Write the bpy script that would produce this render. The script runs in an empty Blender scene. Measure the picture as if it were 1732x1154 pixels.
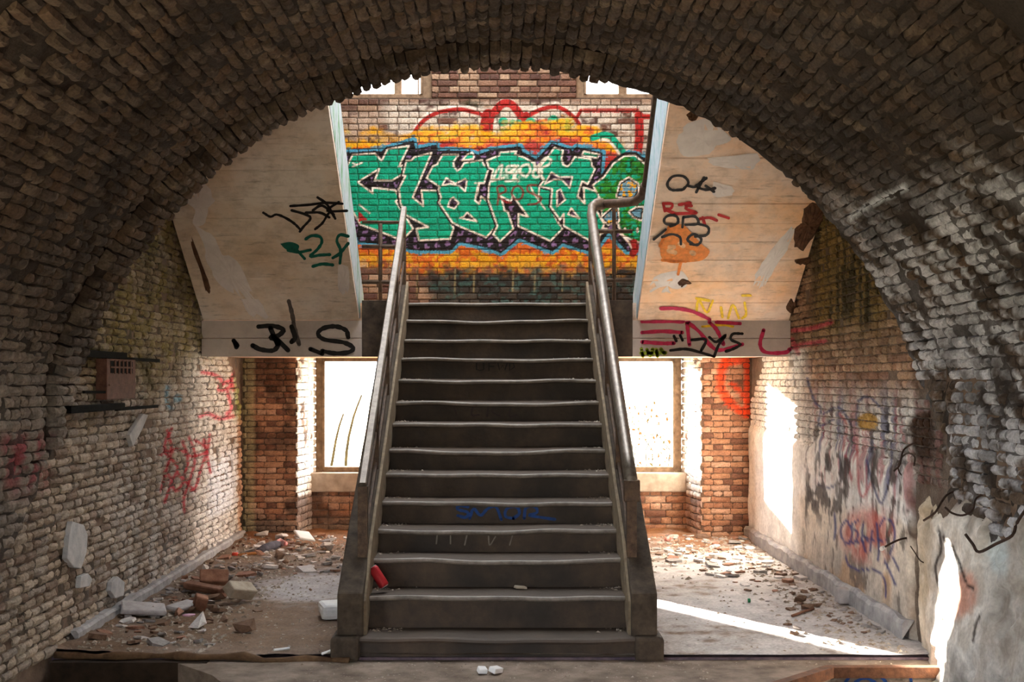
import bpy, bmesh, math, random
import numpy as np
from mathutils import Vector, Matrix, Euler

random.seed(7)
RS = np.random.RandomState(11)
SC = bpy.context.scene
COL = SC.collection

# ------------------------------------------------------------------ camera, sky, sun, exposure
F, CX, CY, H = 2023.0, 841.0, 642.0, 1.628       # focal length in px, vanishing point, eye height
cam_d = bpy.data.cameras.new('camera')
cam = bpy.data.objects.new('camera', cam_d); COL.objects.link(cam)
cam.location = (0, 0, H); cam.rotation_euler = (math.pi/2, 0, 0)
cam_d.sensor_width = 36; cam_d.lens = F/1732*36
cam_d.shift_x = (866-CX)/1732; cam_d.shift_y = (CY-577)/1732
cam_d.clip_start = 0.05; cam_d.clip_end = 500
SC.camera = cam

world = bpy.data.worlds.new('world'); SC.world = world; world.use_nodes = True
wn = world.node_tree.nodes; wn.clear()
bg = wn.new('ShaderNodeBackground'); wo = wn.new('ShaderNodeOutputWorld')
bg.inputs['Color'].default_value = (0.93, 0.965, 1.0, 1); bg.inputs['Strength'].default_value = 1.0
world.node_tree.links.new(bg.outputs[0], wo.inputs[0])

sun_d = bpy.data.lights.new('sun', 'SUN'); sun_d.energy = 15.0; sun_d.angle = math.radians(0.8)
sun_d.color = (1.0, 0.93, 0.82)
sun = bpy.data.objects.new('sun', sun_d); COL.objects.link(sun)
SUN_DIR = Vector((0.5625, -0.827, -math.tan(math.radians(7.8))))
sun.rotation_euler = SUN_DIR.to_track_quat('-Z', 'Y').to_euler()
sun.location = (-6, 20, 5)

SC.view_settings.view_transform = 'Standard'; SC.view_settings.look = 'None'
SC.view_settings.gamma = 1; SC.view_settings.use_curve_mapping = False
SC.view_settings.exposure = 3.8
SC.cycles.diffuse_bounces = 6; SC.cycles.max_bounces = 8

# ------------------------------------------------------------------ small helpers
def tag(o, label=None, cat=None, group=None, kind=None):
    if label: o['label'] = label
    if cat: o['category'] = cat
    if group: o['group'] = group
    if kind: o['kind'] = kind
    return o

def empty(name, loc=(0, 0, 0)):
    o = bpy.data.objects.new(name, None); COL.objects.link(o); o.location = loc
    o.empty_display_size = 0.1
    return o

def link(name, me, parent=None, mats=()):
    for m in mats:
        me.materials.append(m)
    o = bpy.data.objects.new(name, me); COL.objects.link(o)
    if parent is not None:
        o.parent = parent
        o.matrix_parent_inverse = Matrix.Translation(parent.location).inverted()
    return o

def pymesh(name, v, f, m=None, parent=None, smooth=False):
    me = bpy.data.meshes.new(name); me.from_pydata([tuple(p) for p in v], [], [tuple(q) for q in f])
    if m: me.materials.append(m)
    if smooth: me.polygons.foreach_set('use_smooth', [True]*len(me.polygons))
    me.update()
    return link(name, me, parent)

def quads_mesh(name, v, q, cols=None, m=None, smooth=False):
    """fast mesh from numpy verts (N,3), quads (M,4), colours (N,3)"""
    me = bpy.data.meshes.new(name); n, k = len(v), len(q)
    me.vertices.add(n); me.vertices.foreach_set('co', np.ascontiguousarray(v, dtype=np.float32).ravel())
    me.loops.add(k*4); me.loops.foreach_set('vertex_index', np.ascontiguousarray(q, dtype=np.int32).ravel())
    me.polygons.add(k); me.polygons.foreach_set('loop_start', np.arange(0, k*4, 4, dtype=np.int32))
    try: me.polygons.foreach_set('loop_total', np.full(k, 4, dtype=np.int32))
    except Exception: pass
    me.polygons.foreach_set('use_smooth', np.full(k, smooth))
    me.update(calc_edges=True)
    if cols is not None:
        a = me.color_attributes.new('Col', 'FLOAT_COLOR', 'POINT')
        c4 = np.ones((n, 4), dtype=np.float32); c4[:, :3] = np.clip(cols, 0, 1)
        a.data.foreach_set('color', c4.ravel())
    if m: me.materials.append(m)
    return me

class MB:
    """collects boxes, bars, tubes and prisms for ONE mesh"""
    def __init__(self): self.v = []; self.f = []
    def add(self, v, f):
        b = len(self.v); self.v += [tuple(p) for p in v]; self.f += [tuple(i+b for i in q) for q in f]
    def box(self, lo, hi):
        x0, y0, z0 = lo; x1, y1, z1 = hi
        self.add([(x0,y0,z0),(x1,y0,z0),(x1,y1,z0),(x0,y1,z0),(x0,y0,z1),(x1,y0,z1),(x1,y1,z1),(x0,y1,z1)],
                 [(0,3,2,1),(4,5,6,7),(0,1,5,4),(1,2,6,5),(2,3,7,6),(3,0,4,7)])
    def tube(self, pts, r, n=8, cap=True):
        pts = [Vector(p) for p in pts]; rings = []
        rr = r if isinstance(r, (list, tuple)) else [r]*len(pts)
        for i, p in enumerate(pts):
            t = (pts[min(i+1, len(pts)-1)] - pts[max(i-1, 0)]).normalized()
            a = Vector((0, 0, 1)) if abs(t.z) < 0.9 else Vector((1, 0, 0))
            u = t.cross(a).normalized(); w = u.cross(t)
            rings.append([p + rr[i]*(math.cos(2*math.pi*k/n)*u + math.sin(2*math.pi*k/n)*w) for k in range(n)])
        v = [p for g in rings for p in g]; f = []
        for i in range(len(rings)-1):
            for k in range(n):
                f.append((i*n+k, i*n+(k+1) % n, (i+1)*n+(k+1) % n, (i+1)*n+k))
        if cap:
            f.append(tuple(range(n))[::-1]); f.append(tuple((len(rings)-1)*n+k for k in range(n)))
        self.add(v, f)
    def sweep(self, pts, prof):
        """profile (side, up) swept along pts; side is horizontal"""
        pts = [Vector(p) for p in pts]; n = len(prof); v = []
        for i, p in enumerate(pts):
            a = (pts[i]-pts[i-1]).normalized() if i else (pts[1]-pts[0]).normalized()
            b = (pts[i+1]-pts[i]).normalized() if i < len(pts)-1 else a
            t = (a+b).normalized(); s = t.cross(Vector((0, 0, 1)))
            if s.length < 1e-3: s = Vector((1, 0, 0))
            s.normalize(); u = s.cross(t).normalized()
            v += [p + s*q[0] + u*q[1] for q in prof]
        f = []
        for i in range(len(pts)-1):
            for k in range(n):
                f.append((i*n+k, i*n+(k+1) % n, (i+1)*n+(k+1) % n, (i+1)*n+k))
        f.append(tuple(range(n))[::-1]); f.append(tuple((len(pts)-1)*n+k for k in range(n)))
        self.add(v, f)
    def prism_x(self, poly, x0, x1):
        """polygon in (y,z) extruded along x"""
        n = len(poly)
        v = [(x0, y, z) for y, z in poly] + [(x1, y, z) for y, z in poly]
        f = [tuple(range(n)), tuple(range(n, 2*n))[::-1]] + [(i, i+n, (i+1) % n+n, (i+1) % n) for i in range(n)]
        self.add(v, f)
    def build(self, name, m, parent=None, smooth=False, bevel=0.0, fix=True):
        o = pymesh(name, self.v, self.f, m, parent, smooth)
        if fix or bevel:
            bm = bmesh.new(); bm.from_mesh(o.data)
            bmesh.ops.recalc_face_normals(bm, faces=bm.faces)
            if bevel:
                bmesh.ops.bevel(bm, geom=[e for e in bm.edges if e.calc_face_angle(0) > 0.5], offset=bevel, segments=2, affect='EDGES', profile=0.5)
            bm.to_mesh(o.data); bm.free()
        return o

def px(x, y, z):
    return CX + x*F/y, CY - (z-H)*F/y

def on_y(p, y):                     # a photograph pixel on a plane of constant depth
    return Vector(((p[0]-CX)*y/F, y, H + (CY-p[1])*y/F))
def on_x(p, x):
    d = x*F/(p[0]-CX); return Vector((x, d, H + (CY-p[1])*d/F))
def on_z(p, z):
    d = (H-z)*F/(p[1]-CY); return Vector(((p[0]-CX)*d/F, d, z))
def on_slope(p, y0, z0, k):         # z = z0 + k*(y0-y)
    a = (CY-p[1])/F; d = (z0 + k*y0 - H)/(a + k)
    return Vector(((p[0]-CX)*d/F, d, H + a*d))

# ------------------------------------------------------------------ noise and colour in numpy
def hash2(i, j, s):
    i = i.astype(np.int64); j = j.astype(np.int64)
    h = (i*374761393 + j*668265263 + s*974711) & 0x7fffffff
    h = ((h ^ (h >> 13))*1274126177) & 0x7fffffff
    return ((h ^ (h >> 16)) & 0xffff)/65535.0
def vnoise(x, y, s=0):
    i = np.floor(x); j = np.floor(y); a = x-i; b = y-j
    a = a*a*(3-2*a); b = b*b*(3-2*b)
    return (hash2(i,j,s)*(1-a)+hash2(i+1,j,s)*a)*(1-b) + (hash2(i,j+1,s)*(1-a)+hash2(i+1,j+1,s)*a)*b
def fbm(x, y, s=0, o=4):
    t = 0; w = 0.5; n = 0
    for k in range(o):
        t = t + w*vnoise(x*2**k, y*2**k, s+k*17); n += w; w *= 0.55
    return t/n
def sm(a, b, x):
    t = np.clip((x-a)/(b-a), 0, 1); return t*t*(3-2*t)
def srgb(r, g, b):
    c = np.array([r, g, b], dtype=float)/255
    return np.where(c <= .04045, c/12.92, ((c+.055)/1.055)**2.4)
def mixc(c, rgb, a):
    a = np.broadcast_to(np.clip(a, 0, 1), (len(c),))[:, None]; return c*(1-a) + np.asarray(rgb)*a
def in_poly(X, Y, P):
    P = np.asarray(P, float); out = np.zeros(X.shape, bool)
    idx = np.where((X >= P[:,0].min()) & (X <= P[:,0].max()) & (Y >= P[:,1].min()) & (Y <= P[:,1].max()))[0]
    if not len(idx): return out
    x, y = X[idx], Y[idx]; r = np.zeros(len(idx), bool)
    for (x0, y0), (x1, y1) in zip(P, np.roll(P, -1, 0)):
        if y0 == y1: continue
        c = ((y0 > y) != (y1 > y)) & (x < (x1-x0)*(y-y0)/(y1-y0)+x0); r ^= c
    out[idx] = r; return out
def seg_dist(X, Y, P, closed=False, maxd=12):
    P = np.asarray(P, float); D = np.full(X.shape, 1e9)
    Q = np.vstack([P, P[:1]]) if closed else P
    for (x0, y0), (x1, y1) in zip(Q[:-1], Q[1:]):
        m = np.where((X > min(x0,x1)-maxd) & (X < max(x0,x1)+maxd) & (Y > min(y0,y1)-maxd) & (Y < max(y0,y1)+maxd))[0]
        if not len(m): continue
        dx, dy = x1-x0, y1-y0; L = dx*dx+dy*dy+1e-9
        t = np.clip(((X[m]-x0)*dx+(Y[m]-y0)*dy)/L, 0, 1)
        D[m] = np.minimum(D[m], np.hypot(X[m]-x0-t*dx, Y[m]-y0-t*dy))
    return D
def curve_pts(P, n=6):
    """Catmull-Rom through points"""
    P = [np.asarray(p, float) for p in P]
    if len(P) < 3: return P
    Q = [2*P[0]-P[1]] + P + [2*P[-1]-P[-2]]; out = []
    for i in range(1, len(Q)-2):
        for k in range(n):
            t = k/n
            out.append(0.5*((2*Q[i]) + (-Q[i-1]+Q[i+1])*t + (2*Q[i-1]-5*Q[i]+4*Q[i+1]-Q[i+2])*t*t + (-Q[i-1]+3*Q[i]-3*Q[i+1]+Q[i+2])*t**3))
    out.append(P[-1]); return out
def spray(c, X, Y, P, w, rgb, a=1.0, soft=0.8, smooth=True, closed=False):
    Q = curve_pts(P) if smooth else P
    d = seg_dist(X, Y, np.array(Q), closed, maxd=w+soft+2)
    return mixc(c, rgb, a*(1-sm(w-soft, w+soft, d)))

# ------------------------------------------------------------------ materials
def nodes_of(name):
    m = bpy.data.materials.new(name); m.use_nodes = True
    nt = m.node_tree; b = nt.nodes['Principled BSDF']
    b.inputs['Specular IOR Level'].default_value = 0.25
    return m, nt, b
def nn(nt, kind, **kw):
    n = nt.nodes.new(kind)
    for k, v in kw.items():
        if k in n.inputs: n.inputs[k].default_value = v
        else: setattr(n, k, v)
    return n
def noise(nt, scale, detail=5, rough=0.6, vec=None):
    n = nn(nt, 'ShaderNodeTexNoise', Scale=scale, Detail=detail, Roughness=rough)
    if vec is None:
        g = nn(nt, 'ShaderNodeNewGeometry'); vec = g.outputs['Position']
    nt.links.new(vec, n.inputs['Vector']); return n.outputs['Fac']
def ramp(nt, fac, stops):
    r = nt.nodes.new('ShaderNodeValToRGB'); e = r.color_ramp.elements
    while len(e) < len(stops): e.new(0.5)
    for k, (p, c) in enumerate(stops):
        e[k].position = p; e[k].color = (*c, 1) if len(c) == 3 else c
    nt.links.new(fac, r.inputs[0]); return r.outputs[0]
def mixrgb(nt, a, b, fac, mode='MIX'):
    n = nt.nodes.new('ShaderNodeMix'); n.data_type = 'RGBA'; n.blend_type = mode
    for s, v in ((n.inputs[6], a), (n.inputs[7], b), (n.inputs[0], fac)):
        if isinstance(v, bpy.types.NodeSocket): nt.links.new(v, s)
        elif isinstance(v, (int, float)): s.default_value = v
        else: s.default_value = (*v, 1)
    return n.outputs[2]
def bump(nt, b, h, strength=0.4, dist=0.01):
    n = nn(nt, 'ShaderNodeBump', Strength=strength, Distance=dist)
    nt.links.new(h, n.inputs['Height']); nt.links.new(n.outputs[0], b.inputs['Normal'])

def attr_mat(name, scale=60, var=0.35, bs=0.5, bd=0.006, rough=0.92):
    m, nt, b = nodes_of(name)
    a = nn(nt, 'ShaderNodeAttribute', attribute_name='Col')
    f = noise(nt, scale); g = noise(nt, scale*0.13, 3)
    v = ramp(nt, f, [(0.3, (1-var,)*3), (0.7, (1+var*0.6,)*3)])
    c = mixrgb(nt, a.outputs['Color'], v, 1.0, 'MULTIPLY')
    v2 = ramp(nt, g, [(0.35, (0.82,)*3), (0.65, (1.12,)*3)])
    c = mixrgb(nt, c, v2, 1.0, 'MULTIPLY')
    nt.links.new(c, b.inputs['Base Color']); b.inputs['Roughness'].default_value = rough
    bump(nt, b, f, bs, bd); return m
def plain(name, c0, c1, scale=8, rough=0.85, metal=0.0, bs=0.4, bd=0.006, spec=0.25, detail=8):
    m, nt, b = nodes_of(name)
    f = noise(nt, scale, detail, 0.65)
    c = ramp(nt, f, [(0.32, tuple(c0)), (0.68, tuple(c1))])
    nt.links.new(c, b.inputs['Base Color']); b.inputs['Roughness'].default_value = rough
    b.inputs['Metallic'].default_value = metal; b.inputs['Specular IOR Level'].default_value = spec
    bump(nt, b, noise(nt, scale*6, 6), bs, bd); return m
def paint(name, rgb, rough=0.7):
    m, nt, b = nodes_of(name)
    c = srgb(*rgb)
    f = noise(nt, 30, 6)
    cc = ramp(nt, f, [(0.3, tuple(c*0.7)), (0.7, tuple(np.clip(c*1.15, 0, 1)))])
    nt.links.new(cc, b.inputs['Base Color']); b.inputs['Roughness'].default_value = rough
    return m

M_BRICK = attr_mat('painted_brick', 70, 0.35, 0.6, 0.006)
M_MORT = attr_mat('mortar', 90, 0.4, 0.7, 0.008)
M_PLAS = attr_mat('old_plaster', 40, 0.22, 0.5, 0.006)
M_FLOOR = attr_mat('dusty_concrete', 45, 0.35, 0.6, 0.006)

# ------------------------------------------------------------------ brick walls
def brick_geo(w, h, rec, nu, nv, amp, seed, rnd=0.0):
    """rough brick front (local u,v,n) with a skirt running back to the joint; returns verts, quads"""
    r = np.random.RandomState(seed)
    uu, vv = np.meshgrid(np.linspace(0, 1, nu+1), np.linspace(0, 1, nv+1), indexing='ij')
    ch = 0.10
    n = np.zeros_like(uu)
    eu = np.minimum(uu, 1-uu)*w; ev = np.minimum(vv, 1-vv)*h
    n -= 0.007*(eu < 1e-6) + 0.007*(ev < 1e-6)
    n += (r.rand(*uu.shape)-0.5)*amp
    n -= rnd*((2*uu-1)**4 + (2*vv-1)**4)
    ju = (r.rand(*uu.shape)-0.5)*0.010; jv = (r.rand(*uu.shape)-0.5)*0.008
    if nu > 8: ju *= 0.3; jv *= 0.3
    U = (uu-0.5)*w + ju; V = (vv-0.5)*h + jv
    front = np.stack([U.ravel(), V.ravel(), n.ravel()], 1)
    ring = [(i, 0) for i in range(nu)] + [(nu, j) for j in range(nv)] + [(i, nv) for i in range(nu, 0, -1)] + [(0, j) for j in range(nv, 0, -1)]
    ri = np.array([i*(nv+1)+j for i, j in ring])
    back = front[ri].copy(); back[:, 2] = -rec; back[:, 0] *= 1.02; back[:, 1] *= 1.03
    v = np.vstack([front, back]); nf = len(front); k = len(ri)
    q = []
    for i in range(nu):
        for j in range(nv):
            a = i*(nv+1)+j; q.append((a, a+nv+1, a+nv+2, a+1))
    for t in range(k):
        q.append((ri[t], nf+t, nf+(t+1) % k, ri[(t+1) % k]))
    return v, np.array(q)

def bond(u0, u1, v0, v1, course=0.076, joint=0.011, seed=0, phase=0.0, stretch=0.215, header=0.104, english=True):
    """list of (uc, vc, w, h) bricks filling a rectangle; alternate courses of stretchers and headers"""
    r = random.Random(seed); out = []
    k0 = math.floor(v0/course)
    for k in range(k0, math.ceil(v1/course)):
        a = max(v0, k*course + joint/2); b = min(v1, (k+1)*course - joint/2)
        if b-a < 0.02: continue
        L = header if (english and k % 2) else stretch
        P = L + joint
        off = (k % 2)*0.25*P + (k % 4)//2*0.5*P*(0 if english else 1) + phase
        i = math.floor((u0-off)/P)
        while True:
            s = max(u0, off + i*P + joint/2); e = min(u1, off + (i+1)*P - joint/2); i += 1
            if s >= u1: break
            if e-s < 0.03: continue
            out.append(((s+e)/2, (a+b)/2, e-s, b-a))
    return out

def rough_bond(u0, u1, v0, v1, course, joint, seed, widths=(.088, .135), long=.2, plong=.2, cj=None):
    """courses of odd, mostly short bricks"""
    cj = cj or joint
    r = random.Random(seed); out = []
    for k in range(math.floor(v0/course), math.ceil(v1/course)):
        a = max(v0, k*course + cj/2); b = min(v1, (k+1)*course - cj/2)
        if b-a < .02: continue
        u = u0 - r.random()*.1
        while u < u1:
            w = r.uniform(.17, long) if r.random() < plong else r.uniform(*widths)
            s, e = max(u0, u), min(u1, u+w); u += w + joint*r.uniform(.6, 1.5)
            if e-s < .035: continue
            da, db = r.uniform(-.006, .004), r.uniform(-.004, .006)
            out.append(((s+e)/2, (a+b)/2+(da+db)/2, e-s, b-a+db-da))
    return out

def brick_wall(parent, bricks, frame, colour, res, metric, rec=0.022, amp=0.006, mat=None, limit=300, proud=0.008, gone=0.0, seed=1, rounding=0.0, name='brick'):
    """frame(u,v,n)->world xyz arrays; colour(X,Y,Z,rnd)->rgb arrays; the `limit` largest in view are parts, the rest one part"""
    r = random.Random(seed)
    items = []
    for b in bricks:
        if r.random() < gone: continue
        items.append((metric(b), b, r.randrange(40), r.random(), (r.random()-0.5)*2*proud, (r.random()-0.5)*(0.02 if rounding == 0 else .05)))
    items.sort(key=lambda t: -t[0])
    parts = []
    for mt, (uc, vc, w, h), var, rnd, pr, tilt in items:
        nu, nv = res(uc, vc, w, h)
        v, q = brick_geo(w, h, rec, nu, nv, amp, var*31+nu, rounding)
        u_ = uc + v[:, 0] - tilt*v[:, 1]; v_ = vc + v[:, 1] + tilt*v[:, 0]
        X, Y, Z = frame(u_, v_, v[:, 2] + np.where(v[:, 2] > -rec+1e-6, pr, 0))
        parts.append((np.stack([X, Y, Z], 1), q, np.full(len(v), rnd)))
    if not parts: return
    W = np.vstack([p[0] for p in parts]); C = colour(W[:, 0], W[:, 1], W[:, 2], np.concatenate([p[2] for p in parts]))
    base = 0; rv, rq, rc = [], [], []; rb = 0
    for k, (w, q, _) in enumerate(parts):
        c = C[base:base+len(w)]; base += len(w)
        if k < limit:
            ctr = w.mean(0)
            me = quads_mesh(name, w-ctr, q, c, mat)
            o = bpy.data.objects.new(name, me); COL.objects.link(o); o.location = ctr
            o.parent = parent; o.matrix_parent_inverse = Matrix.Translation(parent.location).inverted()
        else:
            rv.append(w); rq.append(q+rb); rc.append(c); rb += len(w)
    if rv:
        me = quads_mesh('brickwork', np.vstack(rv), np.vstack(rq), np.vstack(rc), mat)
        o = link('brickwork', me, parent); o['kind'] = 'stuff'

def grid_surface(name, us, vs, frame, colour, m, parent=None, smooth=True, flip=False):
    U, V = np.meshgrid(us, vs, indexing='ij'); sh = U.shape
    X, Y, Z = frame(U.ravel(), V.ravel())
    X, Y, Z = [np.broadcast_to(np.asarray(t, float), U.size) for t in (X, Y, Z)]
    c = colour(X, Y, Z)
    a = (np.arange(sh[0]-1)[:, None]*sh[1] + np.arange(sh[1]-1)[None, :]).ravel()
    q = np.stack([a, a+sh[1], a+sh[1]+1, a+1], 1)
    if flip: q = q[:, ::-1]
    me = quads_mesh(name, np.stack([X, Y, Z], 1), q, c, m, smooth)
    return link(name, me, parent)

# room dimensions
XL, XR = -2.62, 2.60
YB, YN, YF, YV = 12.3, 12.8, 10.6, 7.4          # back wall, niche wall, landing edge, vault end
ZL, ZU = 2.31, 1.83                              # landing top and underside
ZC, RV = 0.85, 2.72                              # vault centre height and radius
SK = 0.75                                        # slope of the upper flights
def soffit_z(y): return 2.15 + SK*(YF-y)

# colour ladders -----------------------------------------------------------------
BR = [srgb(150, 92, 62), srgb(126, 74, 52), srgb(170, 112, 76), srgb(108, 66, 50), srgb(158, 120, 92), srgb(92, 62, 50)]
def brick_base(rn, pal=BR):
    k = np.floor(rn*len(pal)*0.9999).astype(int)
    return np.array(pal)[k].astype(float)

# ------------------------------------------------------------------ the mural: pigment on the upper back wall, laid out in photograph pixels on that wall
def ZA(P): return [(580+x/5.768, 230+y/5.768) for x, y in P]
def ZB(P): return [(720+x/5.768, 230+y/5.768) for x, y in P]
def ZC_(P): return [(890+x/5.768, 230+y/5.768) for x, y in P]
def ZD(P): return [(580+x/6.415, 100+y/6.415) for x, y in P]
def ZE(P): return [(840+x/5.773, 100+y/5.773) for x, y in P]
def Z1(P): return [(540+x/2.748, 80+y/2.748) for x, y in P]
TEAL = srgb(10, 158, 122); WHITE = srgb(232, 222, 208); BLACK = srgb(28, 24, 26); BLUE = srgb(72, 146, 172)
PURP = srgb(126, 98, 140); YEL = srgb(232, 172, 20); ORA = srgb(222, 112, 26); RED = srgb(168, 40, 34); GREEN = srgb(48, 140, 44)
SIL = Z1([(120,490),(290,482),(308,470),(440,432),(447,472),(545,452),(552,480),(600,478),(700,482),(735,500),(795,478),(850,470),(935,460),(945,485),(1010,520),(1080,445),(1165,472),(1178,480),(1195,462),(1318,490),(1308,610),(1370,540),(1440,492),(1540,520),(1560,960),(1430,950),(1345,860),(1275,955),(1185,930),(1130,912),(1085,950),(1000,918),(930,888),(845,958),(790,935),(650,905),(612,945),(430,945),(392,930),(185,905),(120,780)])
LETTERS = [
 ZA([(95,185),(310,170),(378,245),(435,130),(645,95),(545,300),(580,290),(575,375),(480,435),(310,435),(355,320),(145,450),(290,560),(290,505),(510,530),(548,605),(515,640),(685,905),(600,995),(520,995),(350,930),(170,865),(40,640),(40,300)]),
 ZA([(620,240),(665,240),(700,205),(865,165),(680,600),(785,685),(765,530),(940,535),(960,610),(935,650),(1080,900),(1045,1005),(745,1020),(715,905),(835,890),(610,770),(560,650),(555,570),(545,520),(610,390),(585,385)]),
 ZB([(10,410),(70,295),(110,280),(165,185),(320,185),(272,250),(275,300),(310,340),(345,315),(375,265),(550,235),(565,280),(615,310),(570,460),(515,460),(480,630),(525,665),(540,590),(605,640),(690,880),(590,990),(335,885),(300,865),(265,850),(130,650),(150,600),(125,520),(140,500)]),
 ZB([(595,240),(720,190),(725,160),(885,150),(870,180),(960,210),(1060,270),(1150,450),(1110,490),(1235,520),(1235,660),(1210,690),(1300,860),(1340,900),(1215,1025),(905,880),(905,760),(1000,790),(850,580),(830,640),(735,590),(770,730),(800,740),(855,905),(725,1030),(660,960),(700,880),(610,620),(620,480),(660,330),(615,310)]),
 ZC_([(170,440),(110,330),(200,220),(275,115),(360,140),(345,220),(360,280),(400,300),(430,275),(475,205),(630,225),(640,290),(670,325),(600,470),(545,440),(500,590),(570,660),(560,500),(720,555),(710,600),(640,650),(760,860),(690,1060),(370,880),(365,760),(330,820),(240,690),(255,520),(130,490)]),
]
HOLES = [ZB([(215,690),(240,620),(270,600),(325,655),(280,710)]), ZB([(335,800),(370,790),(405,745),(500,835)]), ZB([(160,485),(200,410),(290,465),(385,420),(402,440),(385,540),(330,490),(240,465)]),
 ZC_([(300,690),(300,540),(335,520),(380,625)]), ZC_([(408,765),(440,705),(520,805)]), ZC_([(180,470),(245,355),(320,400),(450,400),(425,510),(350,430),(270,425)]),
 ZB([(355,240),(400,185),(455,160),(470,190),(465,225)]), ZC_([(545,190),(560,150),(710,180),(695,215)])]
HOLE_TEAL = (6, 7)
CRIT = ZC_([(650,480),(760,400),(850,270),(960,195),(1060,190),(1180,290),(1190,1000),(1100,1040),(1000,1000),(920,960),(900,860),(740,800),(735,640)])
C_IN1 = ZC_([(885,590),(920,460),(1000,412),(1090,470),(1090,560),(1040,610)])
C_IN2 = ZC_([(1140,700),(1070,705),(1010,740),(1050,790),(1130,820)])
C_IN3 = ZC_([(735,800),(850,690),(890,660),(900,830),(800,860)])

def mural(c, X, Y, rn):
    """c: brick colours; X,Y photograph pixel of each vertex"""
    n1 = fbm(X/14, Y/9, 3); n2 = fbm(X/40, Y/22, 5); n3 = fbm(X/5, Y/4, 9)
    # old whitewash left on single bricks between the windows and the lettering
    ww = sm(168, 182, Y)*(1-sm(262, 285, Y))*sm(640, 675, X+n2*20)
    c = mixc(c, srgb(206, 196, 180), ww*sm(0.30, 0.50, n1*0.6+rn*0.5)*.92)
    ww2 = sm(182, 196, Y)*(1-sm(215, 250, Y))*(1-sm(630, 670, X))
    c = mixc(c, srgb(186, 166, 146), ww2*sm(0.3, 0.6, n1*0.6+rn*0.5)*0.85)
    c = mixc(c, srgb(52, 56, 34), sm(0.55, 0.75, n2)*sm(770, 790, X)*(1-sm(830, 850, X))*sm(160, 168, Y)*(1-sm(185, 195, Y))*0.8)
    # red arches with a pale rim
    arcs = [ZD([(760,830),(820,730),(900,650),(1020,585),(1160,555),(1280,545),(1400,570),(1500,600),(1560,640)]),
            ZE([(-90,150),(-60,190),(-10,505),(40,450),(80,430),(140,440),(200,500),(250,580),(270,650)])[2:],
            ZE([(300,560),(350,530),(440,490),(560,465),(650,490),(720,540),(790,610),(820,690)])]
    for a in arcs: c = spray(c, X, Y, [(x, y-4.5) for x, y in a], 4.2, WHITE, 0.85)
    c = spray(c, X, Y, arcs[0], 3.6, RED); c = spray(c, X, Y, arcs[1], 7.0, RED); c = spray(c, X, Y, arcs[2], 3.8, RED)
    c = spray(c, X, Y, ZE([(290,540),(280,660)]), 5, RED*0.8, 1, smooth=False)
    c = spray(c, X, Y, ZD([(1580,610),(1560,700),(1560,770)]), 11, RED*0.9, 1, smooth=False)
    c = spray(c, X, Y, ZE([(360,615),(470,600),(620,595),(720,600)]), 2.2, RED, .9)
    c = spray(c, X, Y, ZE([(770,590),(825,500)]), 3, RED, smooth=False)
    m = (Y > 183) & (Y < 190.5) & (X > 986) & (X < 1081); c = mixc(c, RED, m*sm(.2, .5, n3+.2)*0.9)
    c = spray(c, X, Y, ZE([(1395,560),(1540,565)]), 4.5, RED, smooth=False)
    c = spray(c, X, Y, ZE([(1390,550),(1395,720),(1385,860),(1370,930)]), 7.5, RED)
    c = spray(c, X, Y, ZE([(1495,710),(1500,800)]), 2, RED, smooth=False)
    for (x, y, r) in [(553,605,57),(645,685,42),(690,592,20),(65,612,48),(160,630,40),(215,625,36),(330,620,50),(400,665,40),(450,670,55)]:
        d = np.hypot(X-(840+x/5.773), Y-(100+y/5.773)); c = mixc(c, TEAL, 1-sm(r/5.773-1, r/5.773+1, d))
    c = spray(c, X, Y, ZE([(330,690),(480,700),(640,715),(760,730),(850,735)]), 5, TEAL, .8)
    # yellow, orange and red clouds behind the lettering
    top = 222 + 26*(n2-0.5)*2 - 12*sm(830, 880, X)*(1-sm(930, 990, X)) + 8*sm(1000, 1040, X)
    band = sm(-7, 7, Y-top+(n1-.5)*22)*(1-sm(300, 320, Y))*(1-sm(1042, 1062, X+(n1-.5)*20))
    depth = (Y-top)/34 + (n1-.5)*1.3
    cl = mixc(np.tile(YEL, (len(X), 1)), ORA, sm(.35, .7, depth)); cl = mixc(cl, RED, sm(.62, 1.0, depth))
    cl = mixc(cl, srgb(150, 160, 40), sm(.62, .72, fbm(X/16, Y/10, 21))*(1-sm(.2, .5, depth))*.8)
    gap = sm(640, 655, X)*(1-sm(665, 690, X))*(1-sm(235, 250, Y))
    c = c*(1-(band*(1-gap*.6)*.95)[:, None]) + cl*(band*(1-gap*.6)*.95)[:, None]
    low = sm(385, 400, Y)*(1-sm(446, 470, Y+(n1-.5)*34+10*(1-sm(640,700,X))))
    dl = (Y-405)/45 + (n1-.5)*1.2
    cl = mixc(np.tile(RED*0.9, (len(X), 1)), ORA*.85, sm(.0, .3, dl)); cl = mixc(cl, YEL*.85, sm(.30, .6, dl)*sm(.38, .52, fbm(X/9, Y/8, 19)))
    c = c*(1-(low*.92)[:, None]) + cl*(low*.92)[:, None]
    dark = sm(444, 470, Y+(n1-.5)*30)*sm(690, 722, X+(n2-.5)*40+(Y-440)*-.3)
    c = mixc(c, srgb(30, 38, 36), dark*.86)
    for x0 in (706, 738, 770, 802, 846, 868, 905, 912, 952):
        c = spray(c, X, Y, [(x0, 452+(x0 % 11)), (x0-1, 492+(x0 % 17))], 1.4, srgb(150, 140, 100), .6*(x0 % 3 > 0), smooth=False)
    c = mixc(c, srgb(58, 96, 92), dark*sm(.56, .70, fbm(X/12, Y/8, 77))*.55)
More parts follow.
